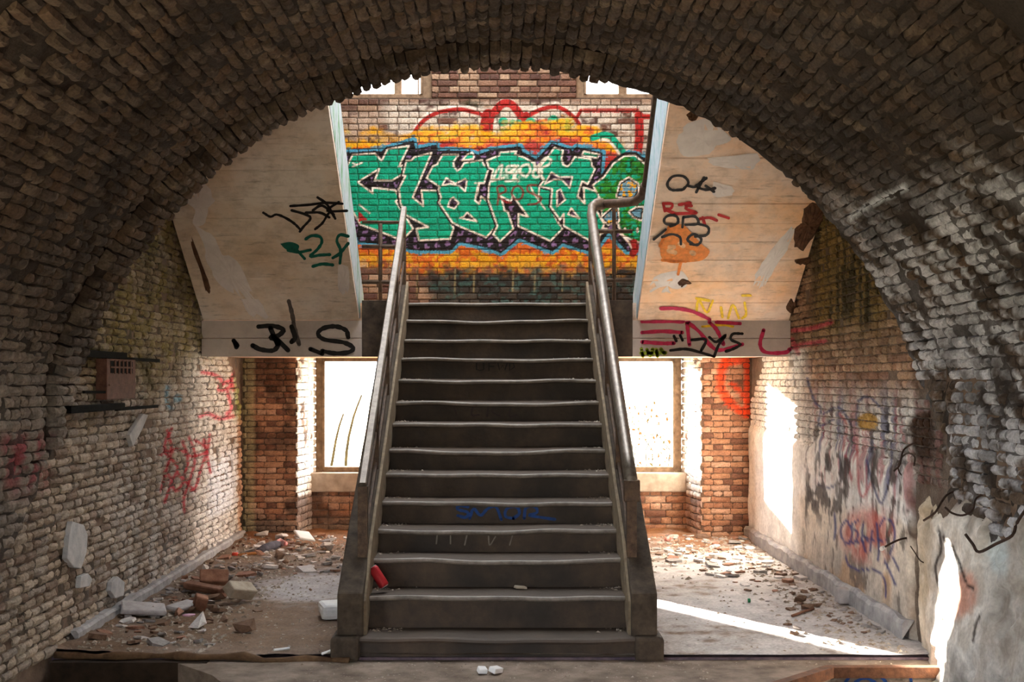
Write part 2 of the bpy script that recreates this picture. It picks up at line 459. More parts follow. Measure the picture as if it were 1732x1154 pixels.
    # teal arc over the creature
    c = spray(c, X, Y, ZE([(940,770),(1000,750),(1060,740),(1120,760),(1160,810),(1210,870),(1250,930)]), 5.5, TEAL)
    c = spray(c, X, Y, ZE([(1010,790),(1060,790),(1110,815),(1160,870),(1200,930)]), 2, WHITE)
    # lettering
    ds = seg_dist(X, Y, SIL, True, 9); ins = in_poly(X, Y, SIL)
    c = mixc(c, BLUE, ((ds < 4.2+2*n3) & ~ins)*1.0)
    c = mixc(c, BLUE, ((fbm(X/10, Y/7, 41) > .63) & (ds < 9) & ~ins)*.8)
    c = mixc(c, BLACK, ins*1.0)
    pb = (np.floor(X/9+0.4*np.sin(Y/9)) % 2 == 0) & (np.sin(X*.7)+np.sin(Y*.55+X*.1) > -0.75) & (np.abs(((Y*1.0+X*.15) % 14)-7) < 4.6)
    c = mixc(c, PURP*1.15, (ins & pb & (ds > 2.8))*(.65+.35*n1))
    for L in LETTERS:
        i = in_poly(X, Y, L); d = seg_dist(X, Y, L, True, 8)
        c = mixc(c, BLACK, ((d < 4.4) & ~i)*1.0)
        t = TEAL[None]*(0.78+.42*n1)[:, None]
        c = np.where(i[:, None], t, c)
        c = mixc(c, WHITE, 1-sm(.9, 1.9, d))
    for k, L in enumerate(HOLES):
        i = in_poly(X, Y, L); d = seg_dist(X, Y, L, True, 8)
        c = np.where(i[:, None], (TEAL if k in HOLE_TEAL else BLACK+.25*PURP*(n3 > .5)[:, None])*np.ones((len(X), 1)), c)
        c = mixc(c, WHITE, 1-sm(.8, 1.8, d))
    for P in (ZB([(500,580),(525,460),(480,460)]), ZA([(95,265),(130,280),(185,262)]), ZA([(95,300),(185,262)]), ZA([(160,670),(260,755)]), ZB([(1020,490),(1060,570),(1165,715)]), ZB([(1100,600),(1110,490)]), ZC_([(740,900),(790,905),(745,950)])):
        c = spray(c, X, Y, P, 1.2, WHITE, 1, smooth=False)
    c = np.where(in_poly(X, Y, ZA([(150,730),(240,820),(150,840)]))[:, None], RED[None], c)
    # green creature
    i = in_poly(X, Y, CRIT); d = seg_dist(X, Y, CRIT, True, 10)
    c = mixc(c, BLACK, ((d < 6) & ~i & (Y < 305))*1.0)
    dots = sm(.55, .6, fbm(X/6, Y/6, 61))
    g = mixc(mixc(np.tile(GREEN, (len(X), 1)), srgb(20, 90, 26), sm(.4, .7, n1)), TEAL, dots*.9)
    c = np.where(i[:, None], g, c); c = mixc(c, WHITE, (1-sm(.9, 1.9, d))*1.0)
    for P in (C_IN1, C_IN2, C_IN3):
        i = in_poly(X, Y, P); d = seg_dist(X, Y, P, True, 8)
        b = mixc(np.tile(srgb(100, 150, 170), (len(X), 1)), YEL, sm(.5, .56, fbm(X/5, Y/5, 71))*(0 if P is C_IN2 else 1))
        c = np.where(i[:, None], b, c); c = mixc(c, BLACK, ((d < 2.2) & i)*1.0); c = mixc(c, WHITE, ((d < 2.6) & ~i)*1.0)
    c = spray(c, X, Y, ZC_([(900,880),(950,980),(1000,1040),(1050,1130)]), 1.6, WHITE)
    for x, y in ((965,920), (1085,920)): c = mixc(c, WHITE, (np.hypot(X-890-x/5.768, (Y-230-y/5.768)*.6) < 2.6)*1.0)
    c = spray(c, X, Y, ZC_([(1050,1040),(1070,1100),(1040,1150)]), 6, RED*.8, smooth=False)
    # white tag and red tag sprayed over the letters
    W2 = srgb(226, 224, 208)
    for P in ([(650,440),(700,330),(745,290),(720,420)], [(640,440),(720,420),(760,410)], [(870,290),(800,300),(790,350),(860,370),(850,430),(780,440)], [(900,330),(870,400),(900,440)], [(960,390),(920,360),(935,300),(1000,280),(1020,340),(980,400)],
              [(1220,230),(1170,215),(1100,290),(1050,350),(1060,400),(1120,390),(1130,340),(1070,330),(1060,260)], [(1150,420),(1100,340),(1200,280),(1225,240)], [(820,360),(900,290)]):
        c = spray(c, X, Y, ZB(P), 2.0, W2, .92, 1.2)
    c = mixc(c, W2, .55*(1-sm(.4, 1.1, np.hypot((X-868)/22, (Y-295)/16)))*sm(.4, .6, n3))
    R2 = srgb(128, 28, 30)
    for P in ([(700,670),(710,580),(700,500),(760,490),(780,540),(710,580),(770,640),(830,650)], [(860,500),(840,560),(870,615),(930,610),(950,540),(910,490),(860,500)], [(1080,480),(1000,485),(1000,540),(1080,580),(1130,610),(1080,660),(1000,670)]):
        c = spray(c, X, Y, ZB(P), 1.7, R2, .9, 1.0)
    return c

def col_back(X, Y, Z, rn):
    c = brick_base(rn, [srgb(128, 92, 76), srgb(104, 74, 64), srgb(178, 148, 122), srgb(150, 116, 94), srgb(192, 162, 134), srgb(116, 86, 72)])
    P, Q = px(X, Y, Z)
    lo = Z < 2.0
    c2 = brick_base(rn, [srgb(164, 116, 88), srgb(152, 106, 80), srgb(174, 128, 98), srgb(122, 84, 66), srgb(168, 122, 92), srgb(182, 142, 116)])
    c = np.where(lo[:, None], c2, c)
    n = fbm(X*3, Z*3, 8); nf = fbm(X*14, Z*14, 4)
    # sooty, flaking brickwork of the pier beside the mossy wall
    c = mixc(c, srgb(70, 44, 30), lo*(X < -1.6)*sm(.42, .62, n)*.75)
    c = mixc(c, srgb(120, 104, 90), lo*(X < -1.0)*(1-sm(.16, .3, Z+nf*.15))*.8)
    c = mixc(c, srgb(205, 200, 150), lo*(X < -2.5)*.35)
    # white paint at the jambs
    # red letter sprayed on the pier beside the plaster wall
    OR = srgb(226, 70, 26)
    c = spray(c, P, Q, [(1225,612),(1218,650),(1228,672),(1244,690),(1262,700)], 7, OR, .9*lo.max(), 1.5)
    c = spray(c, P, Q, [(1226,612),(1262,612),(1266,660),(1264,700)], 8, OR, .85, 2)
    c = spray(c, P, Q, [(1238,650),(1252,662),(1262,680)], 4, OR, .85, 2)
    up = np.where(~lo)[0]
    if len(up): c[up] = mural(c[up]*.72, P[up], Q[up], rn[up])*np.array([.86, .82, .80])
    return c

def col_left(X, Y, Z, rn):
    c = brick_base(rn, [srgb(160, 144, 126), srgb(144, 128, 112), srgb(176, 160, 142), srgb(130, 112, 98), srgb(168, 154, 138), srgb(150, 138, 126)])
    n = fbm(Y*1.6, Z*1.6, 31); nf = fbm(Y*9, Z*9, 33)
    moss = sm(1.35, 1.75, Z+(n-.5)*.6)
    c = mixc(c, srgb(132, 116, 66), moss*(.35+.5*sm(.4, .6, nf)))
    c = mixc(c, srgb(84, 74, 44), moss*sm(.5, .7, fbm(Y*3, Z*3, 36))*.6)
    # whitewash towards the window corner
    ww = sm(9.3, 10.6, Y+(n-.5)*1.6)*(1-sm(1.72, 1.95, Z+(nf-.5)*.3))
    c = mixc(c, srgb(222, 214, 206), ww*(.55+.45*sm(.35, .55, nf)))
    c = mixc(c, srgb(204, 198, 190), sm(7.2, 9.2, Y)*(1-ww)*(1-moss)*sm(.42, .6, nf)*.7)
    c = mixc(c, srgb(232, 232, 236), sm(10.7, 11.1, Y)*(1-sm(12.0, 12.15, Y))*sm(.5, .6, n+.1)*sm(.3, .4, Z)*(1-sm(.85, 1.0, Z))*.9)
    c = mixc(c, srgb(196, 132, 78), sm(12.02, 12.2, Y)*.7)
    P, Q = px(X, Y, Z)
    RD = srgb(186, 30, 48)
    for S in ([(283,728),(290,760),(280,800),(272,830)], [(290,725),(278,760),(300,790),(292,812),(278,850)], [(308,745),(318,780),(312,810),(330,830)], [(320,740),(330,770),(325,800),(312,840),(312,868)], [(345,742),(352,780),(356,800)], [(330,745),(348,760),(338,800),(330,826),(322,830)], [(300,800),(310,815),(296,830),(285,800)], [(355,735),(350,770)], [(272,770),(300,760),(325,772),(350,765)]):
        c = spray(c, P, Q, S, 2.4, RD, .9, 1.2)
    PK = srgb(226, 70, 96)
    for S in ([(342,630),(362,634),(376,646),(370,660),(388,656),(392,640),(398,628)], [(385,665),(392,690),(384,700)], [(338,705),(352,700),(372,708),(395,704)], [(372,652),(390,645),(396,660)]):
        c = spray(c, P, Q, S, 3.2, PK, .8, 2)
    BL = srgb(96, 160, 190)
    c = spray(c, P, Q, [(283,655),(282,680),(290,692)], 3, BL, .7, 2); c = mixc(c, BL, .7*(1-sm(5, 9, np.hypot(P-301, Q-674))))
    c = mixc(c, srgb(140, 160, 40), .6*(1-sm(4, 10, np.abs(P-403)))*sm(625, 640, Q)*(1-sm(690, 720, Q)))
    c = mixc(c, srgb(150, 40, 60), .5*(1-sm(30, 60, np.abs(P-45)))*sm(725, 745, Q)*(1-sm(800, 860, Q))*sm(.4, .6, nf))
    return c

def col_right(X, Y, Z, rn):
    c = brick_base(rn, [srgb(170, 130, 104), srgb(150, 112, 92), srgb(186, 150, 124), srgb(140, 106, 86), srgb(178, 144, 116)])
    n = fbm(Y*1.7, Z*1.7, 51); nf = fbm(Y*9, Z*9, 53); nv = fbm(Y*14, Z*2.2, 57)
    moss = sm(1.78, 2.1, Z+(n-.5)*.5)*(1-sm(9.6, 10.2, Y))
    c = mixc(c, srgb(112, 96, 30), moss*.75); c = mixc(c, srgb(44, 40, 22), moss*sm(.45, .6, nv)*.85)
    c = mixc(c, srgb(120, 104, 78), sm(1.7, 1.85, Z)*(1-moss)*.4)
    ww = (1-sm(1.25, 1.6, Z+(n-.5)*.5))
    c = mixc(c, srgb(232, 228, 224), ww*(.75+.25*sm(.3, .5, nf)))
    c = mixc(c, srgb(236, 234, 230), sm(9.9, 10.4, Y)*(1-sm(1.85, 1.95, Z))*.97)  # white wall paint, raised here to carry the sunlit glow
    c = mixc(c, srgb(240, 236, 225), (1-sm(10.6, 12.2, Y)*0)*(Z < 0)*0)
    P, Q = px(X, Y, Z)
    # run-down blue and red paint
    c = mixc(c, srgb(70, 76, 120), ww*sm(.50, .60, nv)*sm(7.4, 8, Y)*(1-sm(9.6, 10.0, Y))*sm(.75, 1.0, Z)*.75)
    c = mixc(c, srgb(170, 70, 80), ww*sm(.53, .63, fbm(Y*16, Z*3, 63))*(1-sm(9.8, 10.1, Y))*sm(.7, .9, Z)*.6)
    BL = srgb(66, 72, 118); RD = srgb(176, 60, 66)
    for S in ([(1365,640),(1378,680),(1388,690),(1385,720),(1410,710)], [(1392,700),(1420,690),(1440,720)], [(1448,720),(1452,680),(1470,672),(1490,690)], [(1466,780),(1480,830),(1492,850),(1506,800),(1508,740)], [(1384,818),(1396,826),(1412,822)]):
        c = spray(c, P, Q, S, 2.0, BL, .8, 1.2)
    for S in ([(1420,700),(1432,720),(1426,760)], [(1450,740),(1452,820),(1460,840),(1474,815)], [(1430,770),(1440,810)]):
        c = spray(c, P, Q, S, 2.2, RD, .7, 1.5)
    # pink strokes that run over from the landing front
    for S in ([(1330,560),(1372,556),(1405,545)], [(1330,590),(1365,582),(1395,578)], [(1340,575),(1350,598)]):
        c = spray(c, P, Q, S, 4, srgb(190, 50, 84), .7, 2.5)
    # lower plaster: ochre, grey, peeled to dark
    pl = (1-sm(.62, .78, Z+(nf-.5)*.25))
    c = mixc(c, mixc(np.tile(srgb(214, 200, 182), (len(X), 1)), srgb(212, 168, 118), sm(.55, .7, n)), pl*(1-sm(10.0, 10.5, Y))*.85)
    c = mixc(c, srgb(60, 46, 40), sm(.57, .62, fbm(Y*6, Z*6, 67))*(1-sm(9.9, 10.3, Y))*sm(.35, .6, Z)*(1-sm(1.05, 1.25, Z))*.85)
    c = mixc(c, srgb(52, 42, 38), ww*sm(.60, .66, fbm(Y*10, Z*5, 68))*(1-sm(9.9, 10.3, Y))*.7)
    c = mixc(c, srgb(110, 100, 96), (1-sm(.1, .5, Z+(nv-.5)*.5))*(1-sm(9.6, 10.4, Y))*.45)
    # name sprayed in blue outline on a red cloud
    cl = 1-sm(.5, 1.0, np.hypot((P-1470)/62, (Q-905)/62)); c = mixc(c, srgb(196, 96, 84), cl*sm(.35, .6, nf)*.7)
    B3 = srgb(52, 54, 110)
    def O(P_): return [(1080+x/2.656, 840+y/2.656) for x, y in P_]
    for S in ([(935,105),(910,140),(915,190),(945,205),(960,160),(935,105)], [(985,110),(955,130),(985,165),(975,200),(950,205)], [(1010,120),(1005,170),(1030,190)], [(930,215),(990,205),(1060,195),(1110,200)], [(1000,180),(1020,250)], [(1050,150),(1040,250)], [(1070,120),(1080,230),(1075,290)], [(1085,130),(1110,95),(1145,130),(1150,190),(1130,260)], [(930,270),(945,310),(980,330),(1050,330),(1095,355),(1110,400),(1110,450)], [(1105,290),(1130,340),(1155,400)], [(1140,270),(1170,330)], [(880,80),(885,140),(880,190)]):
        c = spray(c, P, Q, O(S), 1.9, B3, .85, 1.2)
    # rusty broken corner where the wall meets the pier
    c = mixc(c, srgb(74, 44, 26), (1-sm(7.42, 7.56, Y+(nf-.5)*.18))*sm(.0, .1, Z)*.8*(1-sm(1.0, 1.5, Z)*.2))
    # dark brown patch at the cavity, colour only
    c = mixc(c, srgb(58, 36, 22), (1-sm(.7, 1.1, np.hypot((P-1560)/24, (Q-735)/46)+(nf-.5)*.5)))
    c = mixc(c, srgb(190, 150, 80), (1-sm(.85, 1.0, np.hypot((P-1468)/19, (Q-713)/17)+(nf-.5)*.4)))
    return c

def col_vault(X, Y, Z, rn):
    c = brick_base(rn, [srgb(90, 75, 62), srgb(80, 66, 55), srgb(98, 81, 67), srgb(70, 57, 48), srgb(87, 74, 64), srgb(94, 75, 60)])
    n = fbm(X*1.5+Y*1.1, Z*1.5+Y, 81); nf = fbm(X*8+Y*7, Z*8-Y*5, 83)
    c = mixc(c, srgb(48, 38, 32), sm(.52, .68, n)*.6); c = mixc(c, srgb(150, 132, 112), sm(.60, .75, nf)*.35)
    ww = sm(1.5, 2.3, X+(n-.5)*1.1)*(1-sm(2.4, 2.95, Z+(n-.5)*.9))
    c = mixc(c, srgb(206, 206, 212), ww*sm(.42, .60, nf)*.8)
    c = mixc(c, srgb(62, 56, 54), (X > .8)*sm(.54, .64, fbm(Y*3.2+X, Z*3.2, 86))*.6)
    lw = (1-sm(-2.58, -2.2, X))*(1-sm(1.3, 2.2, Z+(n-.5)*.5))
    c = mixc(c, srgb(178, 168, 156), lw*(.30+.3*nf))
    P, Q = px(X, Y, Z)
    c = mixc(c, srgb(150, 34, 56), .75*(1-sm(30, 58, np.abs(P-48)))*sm(722, 750, Q)*(1-sm(800, 860, Q))*sm(.42, .6, nf)*(X < 0))
    # pale run of lime along one joint of the vault
    c = mixc(c, srgb(210, 214, 220), (X > 1)*(1-sm(2.5, 7, seg_dist(P, Q, [(1440,366),(1480,342),(1530,318)], maxd=9)))*.9)
    return c

def mort(colf, rgb):
    def f(X, Y, Z):
        c = colf(X, Y, Z, np.full(len(X), .1)); n = fbm(X*12+Y*9, Z*12, 99)
        return mixc(c*.5, rgb, .45+.3*n)
    return f

# ------------------------------------------------------------------ who shows largest
def in_arch(p, q):
    return (np.hypot(p-841, (q-855)) < 743) if q < 690 else (100 < p < 1600)
def metric_for(frame, normal_axis):
    def f(b):
        uc, vc, w, h = b
        X, Y, Z = frame(np.array([uc]), np.array([vc]), np.array([0.0])); X, Y, Z = [float(np.ravel(t)[0]) for t in (X, Y, Z)]
        if Y < 1: return 0
        p, q = px(X, Y, Z)
        if not (0 <= p <= 1732 and 0 <= q <= 1154): return 0
        D = math.sqrt(X*X+Y*Y+(Z-H)**2)
        s = w*h/D**2
        if normal_axis == 'y':
            ok = (Z > ZL and 600 < p < 1098 and q < 508 and in_arch(p, q)) or (Z < ZU and (410 < p < 615 or 1090 < p < 1275))
            return s if ok else 0
        if normal_axis == 'x':
            s *= abs(X)/D
            ok = (Y > 7.3 and in_arch(p, q) and (Z < ZU or Y < YF) and not (Y < YF and Z > soffit_z(Y))) or Y <= 7.3
            return s if ok else 0
        n = Vector((X, 0, Z-ZC)).normalized() if Z > 1.65 else Vector((1 if X > 0 else -1, 0, 0))
        return s*abs(n.dot(Vector((X, Y, Z-H)).normalized()))
    return f

# ------------------------------------------------------------------ setting: back wall, side walls, vault, roof
def fr_back(u, v, n=0): return u, YB - n, v + 0*n
def fr_left(u, v, n): return XL + n, u + 0*n, v + 0*n
def fr_right(u, v, n): return XR - n, u + 0*n, v + 0*n
LEG = 2.35; TH0 = math.asin((1.65-ZC)/RV); ARC = (math.pi-2*TH0)*RV; STOT = 2*LEG+ARC; XLEG = 2.60
def fr_vault(u, v, n):
    u = np.asarray(u, float); v = np.asarray(v, float); n = np.asarray(n, float)+0*v
    th = math.pi - TH0 - (v-LEG)/RV
    X = (RV-n)*np.cos(th); Z = ZC + (RV-n)*np.sin(th)
    l = v < LEG; r = v > LEG+ARC
    X = np.where(l, -XLEG+n, np.where(r, XLEG-n, X)); Z = np.where(l, v-0.7, np.where(r, 1.65-(v-LEG-ARC), Z))
    return X, u+0*v, Z
def yend(z, right=False):
    if right: return float(np.interp(z, [.75, .95, 1.15, 1.28, 1.65], [6.7, 6.85, 6.98, 7.07, YV]))
    return float(np.interp(z, [-.7, 0, .64, 1.28, 1.65], [4.75, 5.55, 6.36, 7.12, YV]))

wall_back = empty('wall_back', (0, YB, 0)); tag(wall_back, 'painted brick end wall behind the staircase with four window openings', kind='structure')
core = MB()
core.box((-3.1, YB+.021, -.7), (-2.06, 13.1, 6.8)); core.box((2.10, YB+.021, -.7), (3.1, 13.1, 6.8))
core.box((-.66, YB+.021, -.7), (.80, 13.1, 6.8))
for a, b in ((-2.06, -.66), (.80, 2.10)):
    core.box((a, YN+.02, -.7), (b, 13.1, .45)); core.box((a, YB+.021, 1.9), (b, 13.1, 4.53)); core.box((a, YB+.021, 6.3), (b, 13.1, 6.8))
M_CORE = plain('rough_mortar', srgb(96, 78, 66), srgb(128, 108, 92), 12, .95)
core.build('wall_core', M_CORE, wall_back)
UP = [(-2.62, 2.60, ZL, 4.53), (-2.62, -1.96, 4.53, 5.6), (-.672, .812, 4.53, 5.6), (1.96, 2.6, 4.53, 5.6)]
up_b = [b for k, (a, c, d, e) in enumerate(UP) for b in bond(a, c, d, e, course=.0645, joint=.009, stretch=.197, header=.095, seed=3)]
mb = metric_for(fr_back, 'y')
fine = lambda u, v, w, h: (max(4, round(w/.0085)), 7)
mid = lambda u, v, w, h: (max(3, round(w/.035)), 3)
brick_wall(wall_back, up_b, fr_back, col_back, fine, mb, amp=.004, mat=M_BRICK, limit=200, proud=.004, seed=2)
lo_b = bond(-2.62, -2.06, 0, 1.9, course=.060, joint=.010, stretch=.19, header=.09, seed=4) + bond(2.10, 2.6, 0, 1.9, course=.060, joint=.010, stretch=.19, header=.09, seed=4)
brick_wall(wall_back, lo_b, fr_back, col_back, mid, mb, amp=.007, mat=M_BRICK, limit=70, proud=.008, seed=3)
def fr_niche(u, v, n): return u, YN - n, v + 0*n
brick_wall(wall_back, bond(-2.04, -.66, 0, .45, seed=5)+bond(.80, 2.08, 0, .45, seed=5), fr_niche, col_back, mid, lambda b: 1 if b[0] < -1.2 or b[0] > 1.45 else 0, amp=.006, mat=M_BRICK, limit=30, proud=.006, seed=5)
# white painted jambs that splay towards the window frames
def col_jamb(X, Y, Z, rn):
    c = col_back(X, Y, Z, rn); n = fbm(Y*7, Z*3, 14)
    return mixc(c, srgb(240, 238, 232), np.where((n > .30) & (Z > .42), .95, .15))
def fr_jl(u, v, n): t = (u-YB)/.67; return -2.05 + .095*t + n, u + 0*n, v + 0*n
def fr_jr(u, v, n): t = (u-YB)/.67; return 2.085 - .095*t - n, u + 0*n, v + 0*n
for fr in (fr_jl, fr_jr):
    brick_wall(wall_back, bond(YB+.005, 12.97, 0, 1.9, seed=6, english=True), fr, col_jamb, mid, lambda b: 0, amp=.006, mat=M_BRICK, limit=0, proud=.004, seed=6)
for x0, x1 in ((-.70, -.66), (.80, .84)):
    pass
# mortar bed of the upper wall carries the same paint as its bricks
cmb = mort(col_back, srgb(70, 60, 52))
def mort_mural(X, Y, Z):
    c = col_back(X, Y, Z, np.full(len(X), .35)); return mixc(c*.8, srgb(54, 46, 40), np.where((Z > 2.75) & (Z < 3.85), .34, .66))
for k, (a, c, d, e) in enumerate(UP):
    grid_surface('mortar_bed', np.arange(a, c+.006, .012), np.linspace(d, e, max(8, int((e-d)/.012))), lambda u, v: fr_back(u, v, np.where((v > 2.75) & (v < 4.35), -.009, -.017)), mort_mural, M_MORT, wall_back, flip=False)
for a, c in ((-2.62, -2.06), (2.10, 2.6)):
    grid_surface('mortar_bed', np.linspace(a, c, 20), np.linspace(0, 1.9, 60), lambda u, v: fr_back(u, v, -.016+.008*(fbm(u*20, v*20, 3)-.5)), mort_mural, M_MORT, wall_back)

wall_left = empty('wall_left', (XL, 9, 0)); tag(wall_left, 'mossy brick side wall with red scribbles and whitewash near the window', kind='structure')
m1 = MB(); m1.box((-3.1, 4.5, -.7), (XL-.024, 13.1, 6.8)); m1.build('wall_core', M_CORE, wall_left)
lb = [b for b in rough_bond(4.9, 12.3, 0.0, 3.55, .055, .014, 8, widths=(.075, .125), long=.18, plong=.35, cj=.011) if b[0] > yend(b[1])-.12 and b[1] < soffit_z(b[0])+.5]
brick_wall(wall_left, lb, fr_left, col_left, lambda u, v, w, h: (max(3, round(w/.03)), 3), metric_for(fr_left, 'x'), amp=.007, mat=M_BRICK, limit=300, proud=.011, seed=8, gone=.03, rec=.045, rounding=.003)
grid_surface('mortar_bed', np.arange(4.7, 12.31, .035), np.arange(0, 3.6, .035), lambda u, v: fr_left(u, v, -.026+.05*(fbm(u*9, v*9, 3)-.5)), mort(col_left, srgb(66, 56, 48)), M_MORT, wall_left)

wall_right = empty('wall_right', (XR, 9, 0)); tag(wall_right, 'peeling whitewashed side wall with blue and red spray paint', kind='structure')
m1 = MB(); m1.box((XR+.024, 4.5, -.7), (3.1, 13.1, 6.8)); m1.build('wall_core', M_CORE, wall_right)
rb = [b for b in bond(6.86, 12.3, .98, 3.5, seed=9, course=.058, joint=.010, stretch=.185, header=.09) if b[1] < soffit_z(b[0])+.5 and not (b[0] < 7.36 and (b[1] > 1.75 or b[0] < yend(b[1], True)+.02))]
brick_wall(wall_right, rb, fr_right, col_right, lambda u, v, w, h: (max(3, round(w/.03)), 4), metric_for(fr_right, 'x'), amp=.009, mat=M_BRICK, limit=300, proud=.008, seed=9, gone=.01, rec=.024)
grid_surface('mortar_bed', np.arange(6.8, 12.31, .05), np.arange(0, 3.6, .05), lambda u, v: fr_right(u, v, -.018+.012*(fbm(u*14, v*14, 3)-.5)), mort(col_right, srgb(120, 104, 90)), M_MORT, wall_right)
def fr_plaster(u, v):
    top = sm(1.04, 1.24, v + .22*(fbm(u*3, v*2, 5)-.5))
    n = .016 + .022*(fbm(u*3, v*3, 11)-.5) + .012*(fbm(u*14, v*14, 12)-.5) - .06*top
    n -= .10*(1-sm(7.40, 7.52, u+.1*(fbm(u*6, v*6, 13)-.5)))
    return XR - n, u, v
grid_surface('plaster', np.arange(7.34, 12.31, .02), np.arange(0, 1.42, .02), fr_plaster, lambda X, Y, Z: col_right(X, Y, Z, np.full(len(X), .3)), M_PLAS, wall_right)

# bulging plastered pier beside the broken corner
def pier_n(u, v):
    b = .02 + .16*sm(1.0, -.2, v)*sm(7.35, 6.6, u)
    b += .06*(fbm(u*2.2, v*2.2, 21)-.5) + .03*(fbm(u*8, v*8, 22)-.5) + .010*(fbm(u*28, v*28, 23)-.5)
    b -= .05*sm(.62, .70, fbm(u*2.4+3, v*2.0, 27))
    return b*(1-.5*sm(.8, 1.0, v)) - 0.08*sm(.84, 1.0, v + .25*(fbm(u*5, v*5, 28)-.5)) - .06*sm(7.3, 7.42, u)
def col_pier(X, Y, Z):
    n = fbm(Y*3, Z*3, 91); nf = fbm(Y*12, Z*12, 93)
    c = mixc(np.tile(srgb(206, 196, 184), (len(X), 1)), srgb(228, 222, 214), sm(.4, .6, nf))
    c = mixc(c, srgb(116, 104, 96), sm(.54, .70, n)*.55)
    c = mixc(c, srgb(124, 112, 104), (1-sm(5.9, 6.5, Y))*.5)
    c = mixc(c, srgb(200, 176, 140), sm(6.9, 7.2, Y)*.5)
    P, Q = px(X, Y, Z)
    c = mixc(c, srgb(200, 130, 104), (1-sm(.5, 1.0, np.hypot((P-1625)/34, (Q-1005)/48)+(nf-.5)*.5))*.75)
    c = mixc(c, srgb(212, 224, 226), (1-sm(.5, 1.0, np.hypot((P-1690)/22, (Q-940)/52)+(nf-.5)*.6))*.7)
    for S in ([(1588,895),(1592,930),(1582,960),(1590,1010),(1588,1060)], [(1610,925),(1622,950),(1634,985),(1646,995)], [(1658,1040),(1650,1060),(1646,1085)], [(1545,930),(1546,1000),(1544,1070)], [(1595,905),(1600,918),(1612,926)]):
        c = spray(c, P, Q, S, 2.2, srgb(40, 24, 18), .92, 1.2)
    c = mixc(c, srgb(74, 54, 40), sm(.86, 1.0, Z+.25*(nf-.5))*.8)
    return c
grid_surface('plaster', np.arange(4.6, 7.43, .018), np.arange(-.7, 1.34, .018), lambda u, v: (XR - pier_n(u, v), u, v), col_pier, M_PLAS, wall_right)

# the barrel vault
vault = empty('ceiling', (0, 5, 3)); tag(vault, 'rough brick barrel vault framing the staircase', kind='structure')
mv = metric_for(fr_vault, 'v')
RING = 6.96
def vault_bricks():
    out = []
    for u0, u1, sd in ((4.3, RING-.045, 20), (RING+.012, YV, 21)):
        for b in rough_bond(u0, u1, 0, STOT, .062, .014, sd, widths=(.085, .13), long=.2, plong=.3, cj=.010):
            z = float(fr_vault(0, b[1], 0)[2]); right = b[1] > STOT/2
            if right and z < .80: continue
            if b[0]+b[2]/2 > yend(z, right)+.02: continue
            out.append(b)
    return out
def fr_v2(u, v, n):
    ring = np.where((np.asarray(u) > RING), .040, 0.0)*np.where(np.asarray(v) < STOT*.56, 1.0, .3)
    return fr_vault(u, v, np.asarray(n)+ring)
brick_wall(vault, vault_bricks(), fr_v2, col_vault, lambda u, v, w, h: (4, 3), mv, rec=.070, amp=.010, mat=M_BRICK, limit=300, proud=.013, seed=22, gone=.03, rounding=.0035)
OPY0, OPY1, OPZ = 2.0, 4.2, 2.0          # side opening of the hall, beside the photographer
ss = np.linspace(0, STOT, 300); ys = np.concatenate([[-4, -1, OPY0, 3.1, OPY1], np.arange(4.4, 7.41, .033)])
U, V = np.meshgrid(ys, ss, indexing='ij')
zz = fr_vault(U.ravel()*0, V.ravel(), V.ravel()*0)[2]
ye = np.array([yend(z, s > STOT/2) for z, s in zip(zz[:len(ss)], ss)]); ye[(ss > STOT/2) & (zz[:len(ss)] < 1.0)] = 7.0
Uc = np.minimum(U, ye[None, :]+.0).ravel()
nb = -.024 + .07*(fbm(Uc*9, V.ravel()*9, 45)-.5) + .030*(Uc > 7.32) - .10*((Uc > RING-.05) & (Uc < RING+.015) & (V.ravel() < STOT*.56))
X, Y, Z = fr_vault(Uc, V.ravel(), nb)
a_ = (np.arange(len(ys)-1)[:, None]*len(ss)+np.arange(len(ss)-1)[None, :]).ravel()
vq = np.stack([a_, a_+len(ss), a_+len(ss)+1, a_+1], 1)
vq = vq[~((Uc[vq].max(1) <= OPY1+.01) & (Uc[vq].min(1) >= OPY0-.01) & (V.ravel()[vq].max(1) < STOT/2) & (Z[vq].max(1) < OPZ))]
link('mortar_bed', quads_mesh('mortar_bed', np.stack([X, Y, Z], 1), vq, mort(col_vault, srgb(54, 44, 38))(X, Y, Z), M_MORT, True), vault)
# thickness of the vault: end ring and outer hull
xi, _, zi = fr_vault(ss*0, ss, ss*0-.03)
v = []; f = []
for k in range(len(ss)):
    t = max(abs(xi[k])/3.1, (zi[k]-ZC)/3.15 if zi[k] > ZC else 0)
    xo, zo = (xi[k]/t, ZC+(zi[k]-ZC)/t) if zi[k] > ZC else (math.copysign(3.1, xi[k]), zi[k])
    for y in (ye[k], OPY1, OPY0, -4): v += [(xi[k], y, zi[k]), (xo, y, zo)]
for k in range(len(ss)-1):
    a = k*8; b = a+8
    f += [(a, b, b+1, a+1), (a+6, a+7, b+7, b+6)]
    hole = ss[k+1] < STOT/2 and max(zi[k], zi[k+1]) < OPZ
    for j in (0, 1, 2):
        if j == 1 and hole: continue
        f.append((a+2*j+1, b+2*j+1, b+2*j+3, a+2*j+3))
pymesh('vault_shell', v, f, M_CORE, vault)

